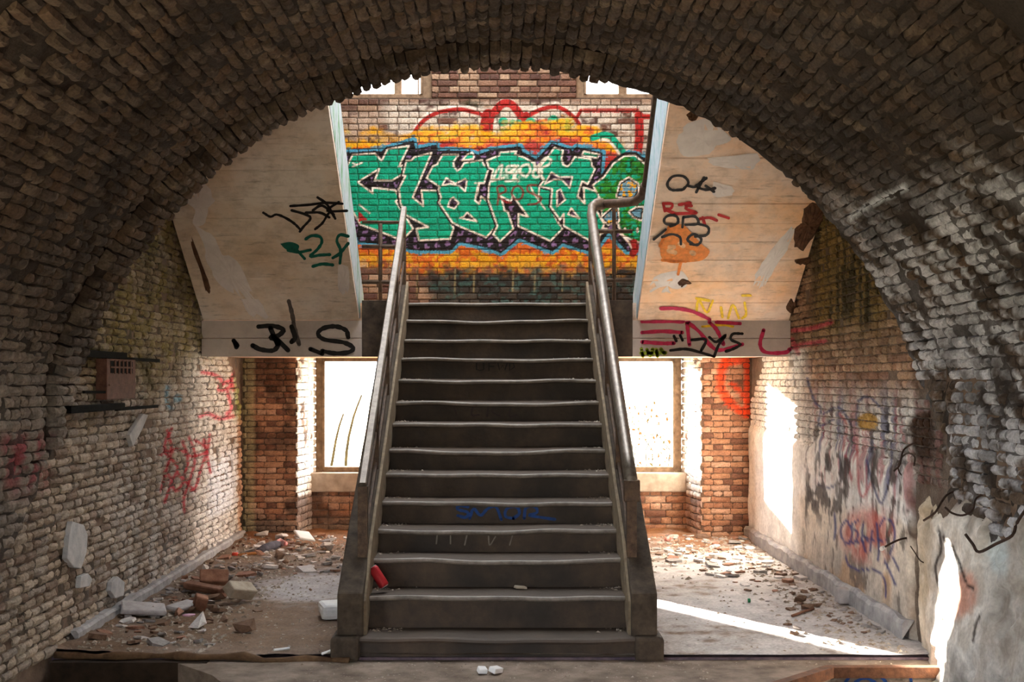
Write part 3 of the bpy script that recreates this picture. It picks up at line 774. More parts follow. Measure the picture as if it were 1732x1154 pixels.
roof = MB()  # opening left in the unseen roof, added to light the stairwell
for lo, hi in (((-3.1, 7.0, 6.6), (3.1, 7.7, 6.8)), ((-3.1, 12.2, 6.6), (3.1, 13.1, 6.8)), ((-3.1, 7.7, 6.6), (-1.15, 12.2, 6.8)), ((1.15, 7.7, 6.6), (3.1, 12.2, 6.8))):
    roof.box(lo, hi)
rear = MB(); rear.box((-3.1, -4.3, -.7), (-1.5, -4, 4.0)); rear.box((1.5, -4.3, -.7), (3.1, -4, 4.0)); rear.box((-1.5, -4.3, 2.1), (1.5, -4, 4.0))  # unseen end wall added behind the camera; its doorway limits the light
o = rear.build('wall_rear', M_CORE); tag(o, 'unseen end wall of the vaulted hall, its doorway sized for the light', kind='structure')
o = roof.build('ceiling.001', M_CORE); tag(o, 'stairwell ceiling with an unseen opening added to let light in', kind='structure')
m1 = MB(); m1.box((-3.1, 7.0, 3.9), (3.1, 7.38, 6.6)); o = m1.build('wall_front', M_CORE); tag(o, 'wall above the vault facing the stairwell', kind='structure')

# ------------------------------------------------------------------ floors
def col_floor(X, Y, Z):
    n = fbm(X*1.3, Y*1.3, 101); nf = fbm(X*9, Y*9, 103)
    c = mixc(np.tile(srgb(168, 158, 150), (len(X), 1)), srgb(140, 124, 108), sm(.4, .62, n))
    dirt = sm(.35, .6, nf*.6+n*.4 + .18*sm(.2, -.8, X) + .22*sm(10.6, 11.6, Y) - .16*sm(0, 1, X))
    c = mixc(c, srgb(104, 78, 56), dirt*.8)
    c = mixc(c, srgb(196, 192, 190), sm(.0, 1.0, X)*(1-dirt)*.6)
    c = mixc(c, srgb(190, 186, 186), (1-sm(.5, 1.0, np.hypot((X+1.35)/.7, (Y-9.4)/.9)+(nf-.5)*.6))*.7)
    c = mixc(c, srgb(150, 96, 52), sm(11.3, 12.2, Y+(n-.5))*.6)
    return c
def fr_floor(u, v):
    z = .010*(fbm(u*3, v*3, 111)-.5) + .012*(fbm(u*12, v*12, 112)-.5)*sm(.3, -.6, u)
    z += .05*sm(11.6, 12.3, v)*fbm(u*5, v*5, 113) + .05*sm(-2.0, -2.6, u)*fbm(u*6, v*6, 114)
    return u, v, z
floor = empty('floor', (0, 9, 0)); tag(floor, 'dusty concrete floor slab on both sides of the staircase', kind='structure')
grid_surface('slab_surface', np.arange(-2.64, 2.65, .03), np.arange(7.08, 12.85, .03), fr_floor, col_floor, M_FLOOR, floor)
M_CONC = plain('dark_concrete', srgb(70, 60, 52), srgb(120, 106, 94), 9, .9)
M_EDGE = plain('slab_edge', srgb(64, 54, 66), srgb(108, 92, 96), 14, .8)
m1 = MB(); m1.box((-2.64, 7.085, -.6), (2.64, 13.0, -.02)); m1.build('slab_core', M_EDGE, floor)
# dirt lip of the slab beside the pit
m1 = MB(); pts = []
for k in range(15):
    x = -2.62 + k*.125; pts.append((x, 7.075+.02*math.sin(k*1.7)-.02*(k > 6), .0-.012*abs(math.sin(k))-.02*(k > 9)))
m1.tube(pts, [.022+.008*math.sin(k*2.3) for k in range(15)], 6)
m1.build('slab_lip', plain('earth', srgb(74, 54, 38), srgb(112, 86, 62), 16, .95), floor, True)

ff = MB()
outline = [(-1.95, 7.085), (-1.60, 6.72), (-1.44, 6.43), (-1.05, 5.7), (-1.0, 4.2), (-2.6, 4.2), (-2.6, -4), (2.6, -4), (2.6, 4.2), (1.05, 4.2), (1.05, 5.9), (1.49, 6.43), (1.90, 6.82), (2.62, 6.82), (2.62, 7.085)]
n_ = len(outline)
ff.add([(x, y, -.035) for x, y in outline]+[(x, y, -.16) for x, y in outline], [tuple(range(n_))[::-1], tuple(range(n_, 2*n_))]+[(i, (i+1) % n_, (i+1) % n_+n_, i+n_) for i in range(n_)])
M_DIRT = plain('dirty_floor', srgb(92, 78, 66), srgb(150, 134, 120), 5, .92, bs=.7, bd=.012)
FRONT = o = ff.build('floor.001', M_DIRT); tag(o, 'dirty lower floor in front of the staircase', kind='structure')
pit = MB(); pit.box((-2.62, 4.0, -.7), (2.62, 7.08, -.62)); pit.box((1.9, 6.822, -.62), (2.62, 6.95, -.05)); pit.box((-2.62, 7.0, -.62), (-1.7, 7.08, -.03))
M_PIT = plain('pit_earth', srgb(34, 27, 22), srgb(60, 47, 37), 8, .95)
PIT = o = pit.build('floor.002', M_PIT); tag(o, 'earthen bottom and sides of the open floor pits', kind='structure')
tr = MB(); tr.sweep([(1.03, 5.85, -.02), (1.49, 6.43, -.02), (1.90, 6.825, -.02)], [(-.03, -.05), (.03, -.05), (.03, .012), (-.03, .012)])
tr.sweep([(1.89, 6.825, -.02), (2.55, 6.825, -.02)], [(-.03, -.05), (.03, -.05), (.03, .010), (-.03, .010)])
M_RUST = plain('rusted_steel', srgb(70, 46, 34), srgb(118, 78, 54), 20, .75, .3)
o = tr.build('trim_1', M_RUST); tag(o, 'rusted steel edge around the floor pit', kind='structure')

def skirting(name, x0, x1, y0, y1, h, label):
    U = np.arange(y0, y1, .06); prof = [(0, 0), (0, h*.8), (.25, h), (1, h)]
    v = []; f = []
    for y in U:
        j = .006*math.sin(y*9)+.004*math.sin(y*23)
        v += [(x0+(x1-x0)*p+j*(p < .5), y, q+(j if q > 0 else 0)) for p, q in prof]
    for k in range(len(U)-1):
        for t in range(3): a = k*4+t; f.append((a, a+1, a+5, a+4))
    f += [(0, 1, 2, 3), tuple(len(v)-4+k for k in (3, 2, 1, 0))]
    o = pymesh(name, v, f, M_SKIRT); tag(o, label, kind='structure')
M_SKIRT = plain('grey_skirting', srgb(128, 126, 128), srgb(178, 174, 172), 10, .8)
skirting('baseboard_left', XL+.05, XL-.01, 7.35, 12.3, .085, 'pale worn concrete skirting under the mossy wall')
skirting('baseboard_right', XR-.065, XR+.01, 7.48, 12.3, .125, 'grey concrete skirting under the peeling plaster wall')

gr = MB(); gr.box((-60, 13.1, -.9), (60, 120, -.02)); gr.box((-60, -60, -.95), (60, 13.1, -.75))
o = gr.build('ground', plain('pale_ground', srgb(150, 146, 120), srgb(190, 184, 160), 3, .95)); tag(o, 'pale open ground outside the windows', kind='structure')

# ------------------------------------------------------------------ windows
M_WOOD = plain('weathered_wood', srgb(96, 76, 58), srgb(150, 124, 98), 14, .8)
M_SILL = plain('concrete_sill', srgb(150, 134, 118), srgb(190, 172, 152), 9, .88)
def window(name, x0, x1, z0, z1, y, label, mull=(), fw=.075, sill=False):
    r = empty(name, ((x0+x1)/2, y, z0)); tag(r, label, kind='structure')
    for lo, hi in (((x0, y-.05, z0), (x0+fw, y+.05, z1)), ((x1-fw, y-.05, z0), (x1, y+.05, z1)), ((x0+fw, y-.05, z0), (x1-fw, y+.05, z0+.055)), ((x0+fw, y-.05, z1-.06), (x1-fw, y+.05, z1))):
        b = MB(); b.box(lo, hi); b.build('frame_bar', M_WOOD, r, bevel=.008)
    for lo, hi in (((x0+fw, y-.07, z0+.05), (x0+fw+.022, y-.02, z1-.05)), ((x1-fw-.022, y-.07, z0+.05), (x1-fw, y-.02, z1-.05))):
        b = MB(); b.box(lo, hi); b.build('frame_stop', M_WOOD, r)
    for mx, w in mull:
        b = MB(); b.box((mx-w/2, y-.04, z0+.05), (mx+w/2, y+.04, z1-.05)); b.build('mullion', M_WOOD, r, bevel=.006)
    if sill:
        b = MB(); b.box((x0-.06, YN-.03, .425), (x1+.06, 13.1, z0)); b.build('sill', M_SILL, r, bevel=.012)
    return r
window('window_1', -1.96, -.66, .628, 1.88, 12.97, 'open window in the niche beside the sooty brick pier', sill=True)
window('window_2', .80, 1.99, .628, 1.88, 12.97, 'open window in the niche beside the pier with the red letter', sill=True)
window('window_3', -1.96, -.672, 4.53, 6.3, 12.42, 'high window above the lettering, on the side of the first letter', mull=((-1.03, .075), (-.82, .012)), fw=.10)
window('window_4', .812, 1.96, 4.53, 6.3, 12.42, 'high window above the lettering, over the green creature', mull=((1.30, .085), (1.62, .06)), fw=.085)

# landing and its beam
land = empty('floor_landing', (0, YF, ZL)); tag(land, 'concrete landing and fascia beam at the head of the main flight', kind='structure')
def soffit_mat(name, c0, c1, dirt):
    m, nt, b = nodes_of(name)
    c = ramp(nt, noise(nt, 1.4, 8, .6), [(.38, tuple(c0)), (.62, tuple(c1))])
    g = nn(nt, 'ShaderNodeNewGeometry'); mp = nn(nt, 'ShaderNodeMapping'); mp.inputs['Scale'].default_value = (1.6, 9, 9)
    nt.links.new(g.outputs['Position'], mp.inputs[0])
    f = noise(nt, 2.6, 10, .72, mp.outputs[0])
    c = mixrgb(nt, c, tuple(dirt), ramp(nt, f, [(.56, (0, 0, 0)), (.74, (.75, .75, .75))]))
    c = mixrgb(nt, c, (.75, .72, .68), ramp(nt, noise(nt, 7, 6, .7), [(.45, (0, 0, 0)), (.7, (1, 1, 1))]), 'MULTIPLY')
    nt.links.new(c, b.inputs['Base Color']); b.inputs['Roughness'].default_value = .9
    bump(nt, b, f, .6, .012); return m
M_SOFL = soffit_mat('board_marked_concrete', srgb(222, 198, 172), srgb(230, 218, 206), srgb(96, 78, 60))
M_SOFR = soffit_mat('bounce_tinted_plaster', srgb(250, 200, 152), srgb(240, 216, 198), srgb(128, 92, 64))  # peach holds the warm sun bounced up from the floor
M_BEAM = plain('sooty_concrete', srgb(38, 32, 28), srgb(92, 78, 66), 7, .9)
M_GREYC = plain('grey_landing_concrete', srgb(176, 162, 152), srgb(204, 190, 180), 4, .9)
b = MB(); b.box((XL, YF+.06, ZU+.02), (XR, YB, ZL)); b.build('landing_slab', M_SOFR, land)
for x0, x1, m in ((XL, -1.20, M_GREYC), (1.20, XR, M_GREYC)):
    for z0, z1 in ((ZU, 1.99), (1.995, 2.15), ):
        b = MB(); b.box((x0, YF, z0), (x1, YF+.07, z1)); b.build('fascia_panel', m, land, bevel=.003)
for x0, x1 in ((-1.20, -.94), (.94, 1.20)):
    b = MB(); b.box((x0, YF, ZU), (x1, YF+.07, ZL+.02)); b.build('fascia_panel', M_BEAM, land, bevel=.004)

# ------------------------------------------------------------------ upper flights with board-marked soffits
def soffit_plane(p): return on_slope(p, YF, 2.15, SK)
def tag_map(p):
    """photograph pixel on the soffit, or on the landing fascia below the crease"""
    if p[1] > 542: q = on_y(p, YF); return q, Vector((0, -1, 0))
    q = soffit_plane(p); return q, Vector((0, -SK, -1)).normalized()
def ribbon(S, w, mp, lift, smooth=True):
    P = [np.array(p, float) for p in (curve_pts(S, 5) if len(S) > 2 and smooth else S)]
    P = [p for i, p in enumerate(P) if i == 0 or np.hypot(*(p-P[i-1])) > .25]
    v = []; f = []
    def put(p):
        q, n = mp(p); v.append(q + n*lift); return len(v)-1
    prev = None
    for i, p in enumerate(P):
        t = P[min(i+1, len(P)-1)] - P[max(i-1, 0)]; t = t/(np.hypot(*t)+1e-9); nrm = np.array([-t[1], t[0]])
        ww = w*(.85+.3*random.random())/2
        a, b = put(p+nrm*ww), put(p-nrm*ww)
        if prev: f.append((prev[0], a, b, prev[1]))
        prev = (a, b)
    for p in (P[0], P[-1]):
        c = put(p); ring = [put(p + w/2*np.array([math.cos(k*math.pi/4), math.sin(k*math.pi/4)])) for k in range(8)]
        f += [(c, ring[k], ring[(k+1) % 8]) for k in range(8)]
    return v, f
LIFT = [0.003]
def graffiti(parent, strokes, w, m, mp, name='paint_stroke', conv=lambda P: P, solid=(), smooth=True):
    LIFT[0] += .0004
    for S in strokes:
        b = MB(); b.add(*ribbon(conv(S), w, mp, LIFT[0], smooth)); b.build(name, m, parent, fix=False)
    for S in solid:
        Q = curve_pts(list(conv(S))+[conv(S)[0]], 4)[:-1]; v = []
        for p in Q:
            q, n = mp(p); v.append(q+n*LIFT[0])
        b = MB(); b.add(v, [tuple(range(len(v)))]); b.build(name, m, parent, fix=False)
P_BLK = paint('black_spray', (34, 30, 30)); P_TEAL = paint('teal_spray', (18, 104, 88)); P_RED = paint('red_spray', (190, 34, 36)); P_ORA = paint('orange_spray', (232, 138, 62))
P_PALE = paint('pale_orange_spray', (240, 190, 140)); P_YEL = paint('yellow_spray', (236, 196, 40)); P_MAG = paint('magenta_spray', (188, 44, 84)); P_GRN = paint('green_spray', (150, 168, 50)); P_NAVY = paint('navy_spray', (30, 66, 128)); P_SOOT = paint('grey_soot', (92, 82, 76))

def flight(x0, x1, xin, side, label, msof, mwall):
    t = empty('stair_flight', ((x0+x1)/2, YF, 2.15)); tag(t, label, 'stairs', 'upper stair flights')
    # body with steps on top
    poly = [(YF, 2.19), (7.5, 2.19+SK*(YF-7.5))]
    n = 15; top = []
    for k in range(n):
        y = 7.5 + k*(YF-7.5)/n; y2 = 7.5+(k+1)*(YF-7.5)/n; z = 2.19+SK*(YF-y2)+.33
        top += [(y, z), (y2, z)]
    b = MB(); b.prism_x(poly+top+[(YF, 2.33)], x0, x1); b.build('flight_slab', M_BEAM, t)
    r = random.Random(side+5); y = YF
    while y > 7.55:
        w = r.uniform(.17, .25); y1 = max(7.5, y-w); j = r.uniform(-.004, .004)
        b = MB(); za, zb = soffit_z(y-.003), soffit_z(y1+.003)
        b.prism_x([(y-.005, za+j), (y1+.005, zb+j), (y1+.005, zb+.07), (y-.005, za+.07)], x0+.002 if xin < 0 else xin+.004, x1-.002 if xin > 0 else xin-.004)
        b.build('soffit_board', msof, t); y = y1
    xa, xb = sorted((xin, xin + (-.10 if xin < 0 else .10)))
    b = MB(); b.prism_x([(10.93, 2.02), (YF+.0, 2.205), (7.5, soffit_z(7.5)+.055), (7.5, 5.35), (10.93, 2.40)], xa, xb)
    b.build('balustrade_wall', mwall, t, bevel=.01)
    return t
def streaky(name, pal):
    m, nt, b = nodes_of(name)
    g = nn(nt, 'ShaderNodeNewGeometry'); mp = nn(nt, 'ShaderNodeMapping'); mp.inputs['Scale'].default_value = (6, 9, 2.2); mp.inputs['Rotation'].default_value = (.6, 0, 0)
    nt.links.new(g.outputs['Position'], mp.inputs[0])
    f = noise(nt, 1.6, 8, .7, mp.outputs[0])
    c = ramp(nt, f, [(k/(len(pal)-1)*.5+.25, tuple(srgb(*q))) for k, q in enumerate(pal)])
    nt.links.new(c, b.inputs['Base Color']); b.inputs['Roughness'].default_value = .7; bump(nt, b, f, .4, .008); return m
M_BALL = streaky('chalky_stringer_paint', [(104, 88, 68), (150, 172, 170), (190, 196, 204), (92, 150, 104), (150, 130, 100)])
M_BALR = streaky('bluish_stringer_paint', [(84, 96, 108), (156, 186, 204), (196, 204, 212), (96, 168, 172), (168, 136, 180)])
fl = flight(XL+.015, -1.315, -1.22, 1, 'grey board-marked underside of the upper stair flight with a teal tag and black letters', M_SOFL, M_BALL)
fr = flight(1.335, XR-.015, 1.24, 2, 'underside of the upper stair flight, bounced sunlight tinted in as peach, with orange and magenta tags', M_SOFR, M_BALR)
def z2(P): return [(270+x/2.508, 160+y/2.508) for x, y in P]
def z3(P): return [(1040+x/2.508, 160+y/2.508) for x, y in P]
G = graffiti
G(fl, [[(440,500),(470,517),(495,508),(530,520),(570,545),(600,575)], [(555,472),(640,466),(700,458),(775,462)], [(560,490),(620,508),(640,525),(610,560),(595,580)], [(650,490),(690,470),(740,510),(720,500),(690,545),(660,570)], [(670,435),(710,465),(745,525)], [(760,455),(710,492),(795,492)], [(620,500),(680,500),(720,520)]], 4.4, P_BLK, tag_map, conv=z2)
G(fl, [[(545,660),(590,668),(640,658)], [(575,650),(615,695)], [(620,612),(645,598),(680,602),(688,625),(670,655),(640,685),(680,680),(722,678)], [(800,600),(765,594),(752,620),(768,660),(765,714)], [(735,692),(765,672),(800,630)], [(650,728),(690,718),(735,722)]], 5.2, P_TEAL, tag_map, conv=z2, solid=[[(512,632),(555,624),(592,640),(575,668),(535,655)]])
G(fl, [[(548,875),(560,920),(568,960)]], 7, P_SOOT, tag_map, conv=z2)
G(land, [[(568,968),(580,1020),(592,1060)]], 7, P_SOOT, tag_map, conv=z2)
G(land, [[(420,985),(480,982),(525,998),(505,1022),(470,1030),(505,1050),(485,1085),(430,1082),(395,1065)], [(500,1040),(545,1085)], [(470,990),(500,1060)], [(560,985),(575,1030),(560,1050)], [(315,1045),(330,1065)], [(320,1055),(326,1072)]], 8, P_BLK, tag_map, conv=z2)
G(land, [[(800,1030),(790,1000),(745,984),(695,992),(672,1015),(700,1040),(780,1052),(822,1075),(800,1094),(740,1098),(690,1088)], [(640,1080),(690,1100)]], 7.5, P_BLK, tag_map, conv=z2)
G(fr, [[(285,402),(240,402),(222,378),(245,346),(290,345),(312,372),(290,400)], [(378,350),(362,380),(345,412)], [(388,352),(350,386),(385,402),(425,395)], [(310,385),(335,390),(352,380)], [(385,385),(420,410)]], 4.8, P_BLK, tag_map, conv=z3)
G(fr, [[(205,460),(212,492)], [(205,460),(242,462),(236,482),(210,484),(255,502)], [(272,465),(322,458),(300,480),(342,498)], [(250,504),(345,500)], [(372,520),(382,552)], [(360,526),(400,520),(432,532)], [(440,508),(482,522)], [(300,468),(325,470)]], 5, P_RED, tag_map, conv=z3)
G(fr, [[(190,640),(230,560)], [(200,700),(300,706)], [(280,706),(268,760)]], 5, P_ORA, tag_map, conv=z3, solid=[[(190,640),(205,595),(235,560),(285,548),(330,590),(370,635),(402,662),(372,700),(300,710),(235,712),(198,690)]])
G(fr, [[(232,645),(250,645)], [(228,660),(255,668)], [(325,668),(335,672)], [(275,630),(290,640)]], 8, P_PALE, tag_map, conv=z3)
G(fr, [[(255,550),(215,545),(210,525),(230,510),(262,515),(266,542),(235,556)], [(290,518),(286,560)], [(290,518),(340,515),(352,545),(300,550)], [(350,545),(395,560),(390,592),(340,600)], [(200,602),(240,590),(275,602),(280,632)], [(330,632),(308,612),(332,590),(366,610),(352,634),(320,632)], [(165,612),(215,570)]], 4.6, P_BLK, tag_map, conv=z3)
G(fr, [[(345,925),(355,870),(390,922),(415,872)], [(450,900),(456,942)], [(480,946),(500,890),(526,946)], [(550,880),(556,930),(540,946)], [(345,862),(400,872)], [(540,850),(575,850)]], 4.2, P_YEL, tag_map, conv=z3)
G(land, [[(370,985),(450,978),(500,985)], [(300,970),(320,985)]], 4.0, P_YEL, tag_map, conv=z3)
G(fr, [[(195,905),(260,905),(330,918),(395,948),(402,955)]], 6, P_MAG, tag_map, conv=z3)
G(land, [[(115,964),(200,962),(290,964)], [(115,1010),(200,1005),(285,1010)], [(115,1050),(200,1056),(250,1055)], [(305,966),(310,1010),(316,1062)], [(310,966),(360,1010),(400,1060),(445,1085),(540,1060)], [(400,966),(432,1000),(460,1060)], [(430,966),(530,972)], [(630,1000),(615,1060),(640,1094),(720,1095),(742,1080)]], 6.4, P_MAG, tag_map, conv=z3)
G(land, [[(250,1025),(260,1046)], [(276,1022),(286,1043)], [(325,1042),(385,1040),(365,1088)], [(235,1086),(300,1080),(360,1094),(420,1112)], [(400,1030),(430,1050),(470,1020),(440,1062),(420,1112)], [(540,1015),(500,1016),(492,1040),(530,1060),(500,1080),(470,1090)]], 4.8, P_BLK, tag_map, conv=z3)
G(land, [[(112,1080),(118,1110)], [(135,1082),(150,1108),(160,1080)], [(175,1082),(180,1110)], [(195,1080),(210,1100)], [(110,1098),(215,1095)]], 6, P_GRN, tag_map, conv=z3)
# broken plaster with bare brick at the foot of the peach soffit
def broken(parent, polys, m, depth=.012):
    for S in polys:
        Q = curve_pts(list(S)+[S[0]], 4)[:-1]; cx = sum(p[0] for p in Q)/len(Q); cy = sum(p[1] for p in Q)/len(Q)
        v = []; f = []; L = [1.0, .75, .4]
        for li, s in enumerate(L):
            for k, p in enumerate(Q):
                j = 1+.18*(random.random()-.5)
                q, n = tag_map((cx+(p[0]-cx)*s*j, cy+(p[1]-cy)*s*j)); v.append(q + n*(.002 if li == 0 else depth*random.uniform(.2, 1.0)))
        q, n = tag_map((cx, cy)); v.append(q+n*depth*.5); n_ = len(Q)
        for li in range(2):
            for k in range(n_): f.append((li*n_+k, li*n_+(k+1) % n_, (li+1)*n_+(k+1) % n_, (li+1)*n_+k))
        for k in range(n_): f.append((2*n_+k, 2*n_+(k+1) % n_, len(v)-1))
        pymesh('bare_patch', v, f, m, parent)
M_BARE = plain('bare_dark_brick', srgb(72, 48, 34), srgb(120, 84, 60), 12, .95, bs=.8, bd=.02)
broken(fr, [z3([(800,480),(850,455),(895,470),(885,530),(850,590),(800,660),(765,640),(760,580),(790,540)]), z3([(745,860),(770,890),(760,930),(725,910)]), z3([(300,85),(330,65),(355,85),(340,110),(318,108)]), z3([(760,700),(830,690),(820,715),(770,716)])], M_BARE, .03)
broken(fr, [z3([(265,800),(290,780),(328,800),(300,805),(280,818)])], M_BARE, .012)
broken(fl, [z2([(135,600),(150,640),(180,720),(210,800),(215,845),(195,830),(170,740),(140,660)])], M_BARE, .012)
M_PATCH = plain('grey_skim_coat', srgb(214, 204, 200), srgb(234, 226, 222), 6, .9)
broken(fl, [z2([(110,380),(180,370),(235,450),(205,480),(195,545),(140,545),(150,490),(90,440)]), z2([(160,570),(230,600),(260,680),(330,700),(395,830),(450,930),(380,935),(340,860),(240,790),(200,690)]), z2([(755,720),(800,730),(800,840),(760,835)])], M_PATCH, .004)
broken(fr, [z3([(290,140),(380,100),(490,170),(480,205),(430,215),(400,250),(290,260),(260,200)]), z3([(400,270),(600,250),(595,310),(520,315),(420,300)]), z3([(420,370),(495,390),(495,425),(420,432)]), z3([(640,690),(720,590),(760,560),(740,640),(690,720),(640,800),(600,830),(590,780)]), z3([(160,770),(290,750),(300,820),(220,860),(140,850)])], M_PATCH, .004)

# ------------------------------------------------------------------ the main staircase
ST = empty('staircase', (0, 7.07, 0)); tag(ST, 'wide worn concrete staircase rising between two handrails to the painted wall', 'stairs')
NZ = [.098, .303, .488, .642, .798, .97, 1.118, 1.305, 1.459, 1.632, 1.807, 1.971, 2.149, 2.31]
NY = [7.07+.272*k for k in range(14)]
M_STEP, nt, bb = nodes_of('worn_step_concrete')
f1 = noise(nt, 7, 8, .7); f2 = noise(nt, 2.2, 4)
c_ = ramp(nt, f1, [(.3, tuple(srgb(44, 34, 26))), (.7, tuple(srgb(78, 62, 48)))])
c_ = mixrgb(nt, c_, tuple(srgb(32, 26, 22)), ramp(nt, f2, [(.45, (0, 0, 0)), (.65, (.8, .8, .8))]))
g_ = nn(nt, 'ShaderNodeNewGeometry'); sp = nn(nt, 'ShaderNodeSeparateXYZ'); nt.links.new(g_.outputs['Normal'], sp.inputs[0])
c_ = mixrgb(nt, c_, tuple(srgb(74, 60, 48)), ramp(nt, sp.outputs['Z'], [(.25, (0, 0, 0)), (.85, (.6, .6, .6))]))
nt.links.new(c_, bb.inputs['Base Color']); bb.inputs['Roughness'].default_value = .72; bump(nt, bb, noise(nt, 40, 6), .5, .006)
bb.inputs['Specular IOR Level'].default_value = .4
M_NOSE = plain('worn_lit_step_edge', srgb(86, 77, 68), srgb(136, 126, 116), 9, .42, spec=.5)  # worn edge, paled further for the light the nosings catch
def step(k):
    y, z = NY[k], NZ[k]; z0 = NZ[k-1] if k else -.04
    yb = (NY[k+1] if k < 13 else YF+.4) + .06
    xs = np.linspace(-.83, .83, 25); r = random.Random(k+40); ph = [r.uniform(0, 6) for _ in range(4)]
    v = []; f = []
    hw = .97 if k == 0 else .83
    if k == 0: xs = np.linspace(-.955, .975, 25)
    for x in xs:
        wear = (-.012*math.exp(-(x/.42)**2) + .005*math.sin(4*x+ph[0]) + .003*math.sin(11*x+ph[1])) if k < 13 else .003*math.sin(9*x)
        nose = .006*math.sin(5*x+ph[2]) + .004*math.sin(14*x+ph[3])
        zt = z + wear
        v += [(x, y+.035, z0-.02), (x, y+.035, zt-.036), (x, y+nose+.006, zt-.031), (x, y+nose, zt-.018), (x, y+nose+.012, zt-.006), (x, y+nose+.035, zt), (x, yb, z-.002), (x, yb, z0-.02)]
    n = 8
    for i in range(len(xs)-1):
        for j in range(n): a = i*n+j; b = i*n+(j+1) % n; f.append((a, b, b+n, a+n))
    f += [tuple(range(n))[::-1], tuple((len(xs)-1)*n+j for j in range(n))]
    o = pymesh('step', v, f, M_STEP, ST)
    if k:
        ln = MB(); ln.sweep([(v[i*n][0], v[i*n+3][1]+.010, v[i*n+4][2]-.008) for i in range(0, len(xs))], [(-.016, -.016), (.010, -.016), (.018, -.002), (.014, .010), (-.006, .0125), (-.016, .004)])
        o2 = ln.build('nosing', M_NOSE, o, True); o2['label'] = 'worn step edge with caught light put into its colour'
    bm = bmesh.new(); bm.from_mesh(o.data); bmesh.ops.recalc_face_normals(bm, faces=bm.faces); bm.to_mesh(o.data); bm.free()
    return o
steps = [step(k) for k in range(14)]
def nose_z(y): return float(np.interp(y, NY, NZ)) if y <= NY[-1] else NZ[-1]
b = MB(); b.prism_x([(7.45, -.02), (7.6, .09), (YF+.05, 1.98), (YF+.05, 2.15), (7.4, .12)], -.86, .86); b.build('flight_slab', M_BEAM, ST)
M_STR = plain('stringer_concrete', srgb(48, 40, 33), srgb(84, 72, 60), 11, .85)
M_STRIP = plain('worn_stringer_edge', srgb(96, 84, 68), srgb(140, 124, 102), 13, .8)
for s in (-1, 1):
    xi, xo = s*.80, s*.955
    lo = [(7.13, -.03), (7.13, .35), (7.35, .56)]
    up = [(y, nose_z(y)+.165) for y in np.linspace(7.6, YF, 12)]
    b = MB(); b.prism_x([(7.13, -.03), (7.13, .35)]+up+[(YF, 1.98), (7.7, .16), (7.55, -.03)], min(xi, xo), max(xi, xo)); b.build('stringer', M_STR, ST, bevel=.012)
    b = MB(); b.prism_x([(7.16, .02), (7.16, .30)]+[(y, nose_z(y)+.19) for y in np.linspace(7.5, YF, 12)]+[(YF, NZ[-1]-.1)]+[(y, nose_z(y)-.12) for y in np.linspace(YF-.1, 7.4, 12)], min(s*.785, s*.806), max(s*.785, s*.806)); b.build('stringer_edge', M_STRIP, ST, bevel=.004)
    b = MB(); b.box((s*.90-.085, 7.045, -.04), (s*.90+.085, 7.30, .105)); b.build('base_block', M_STR, ST, bevel=.02)
# unseen blocks added under the flight to cut and split the sun beam
for s in (-1, 1):
    for y0, y1, xa in ((9.78, 10.58, .55), (9.45, 9.51, .82)):
        b = MB(); b.box((min(s*xa, s*.93), y0, -.03), (max(s*xa, s*.93), y1, nose_z(y0)-.33)); b.build('sun_blocker', M_STR, ST, bevel=.01)
# tags on the risers
def riser_map(k):
    def f(p): return on_y(p, NY[k]+.034), Vector((0, -1, 0))
    return f
LIFT[0] = .002
G(steps[10], [[(806,613),(806,625),(812,627),(818,625),(818,613)], [(827,627),(827,614),(838,614)], [(827,620),(835,620)], [(842,614),(845,626),(850,618),(854,626),(858,614)], [(862,614),(862,627),(870,621),(868,614),(862,614)]], 2.4, P_BLK, riser_map(10), smooth=False)
def z5(P): return [(560+x/2.986, 800+y/2.986) for x, y in P]
G(steps[4], [[(692,172),(650,166),(638,184),(690,200),(680,225),(640,216)], [(700,230),(720,182),(755,215),(790,182),(832,172),(860,236)], [(920,230),(884,222),(880,196),(900,172),(940,175),(950,206),(920,230)], [(975,230),(985,176),(1030,172),(1040,200),(1000,214),(1060,225),(1130,235)]], 5, P_NAVY, riser_map(4), conv=z5)
P_FAINT = paint('faint_grey_chalk', (120, 112, 104)); P_OLD = paint('faded_dark_spray', (58, 46, 44))
G(steps[3], [[(740,900),(738,920)], [(752,902),(770,902)], [(762,902),(762,920)], [(790,904),(786,922)], [(826,900),(828,922),(838,908)], [(868,902),(862,922)]], 2.4, P_FAINT, riser_map(3))
G(steps[8], [[(768,686),(772,702)], [(764,686),(782,686)], [(800,688),(798,702),(810,702)], [(826,688),(824,704)], [(840,686),(832,696),(846,704)], [(864,688),(862,704),(874,702)]], 3, P_OLD, riser_map(8))
G(PIT, [[(1430,1153),(1441,1142),(1460,1137),(1483,1141),(1498,1153)], [(1539,1142),(1541,1154)], [(1446,1154),(1462,1147),(1480,1154)]], 5, P_NAVY, lambda q: (on_y(q, 6.82), Vector((0, -1, 0))))
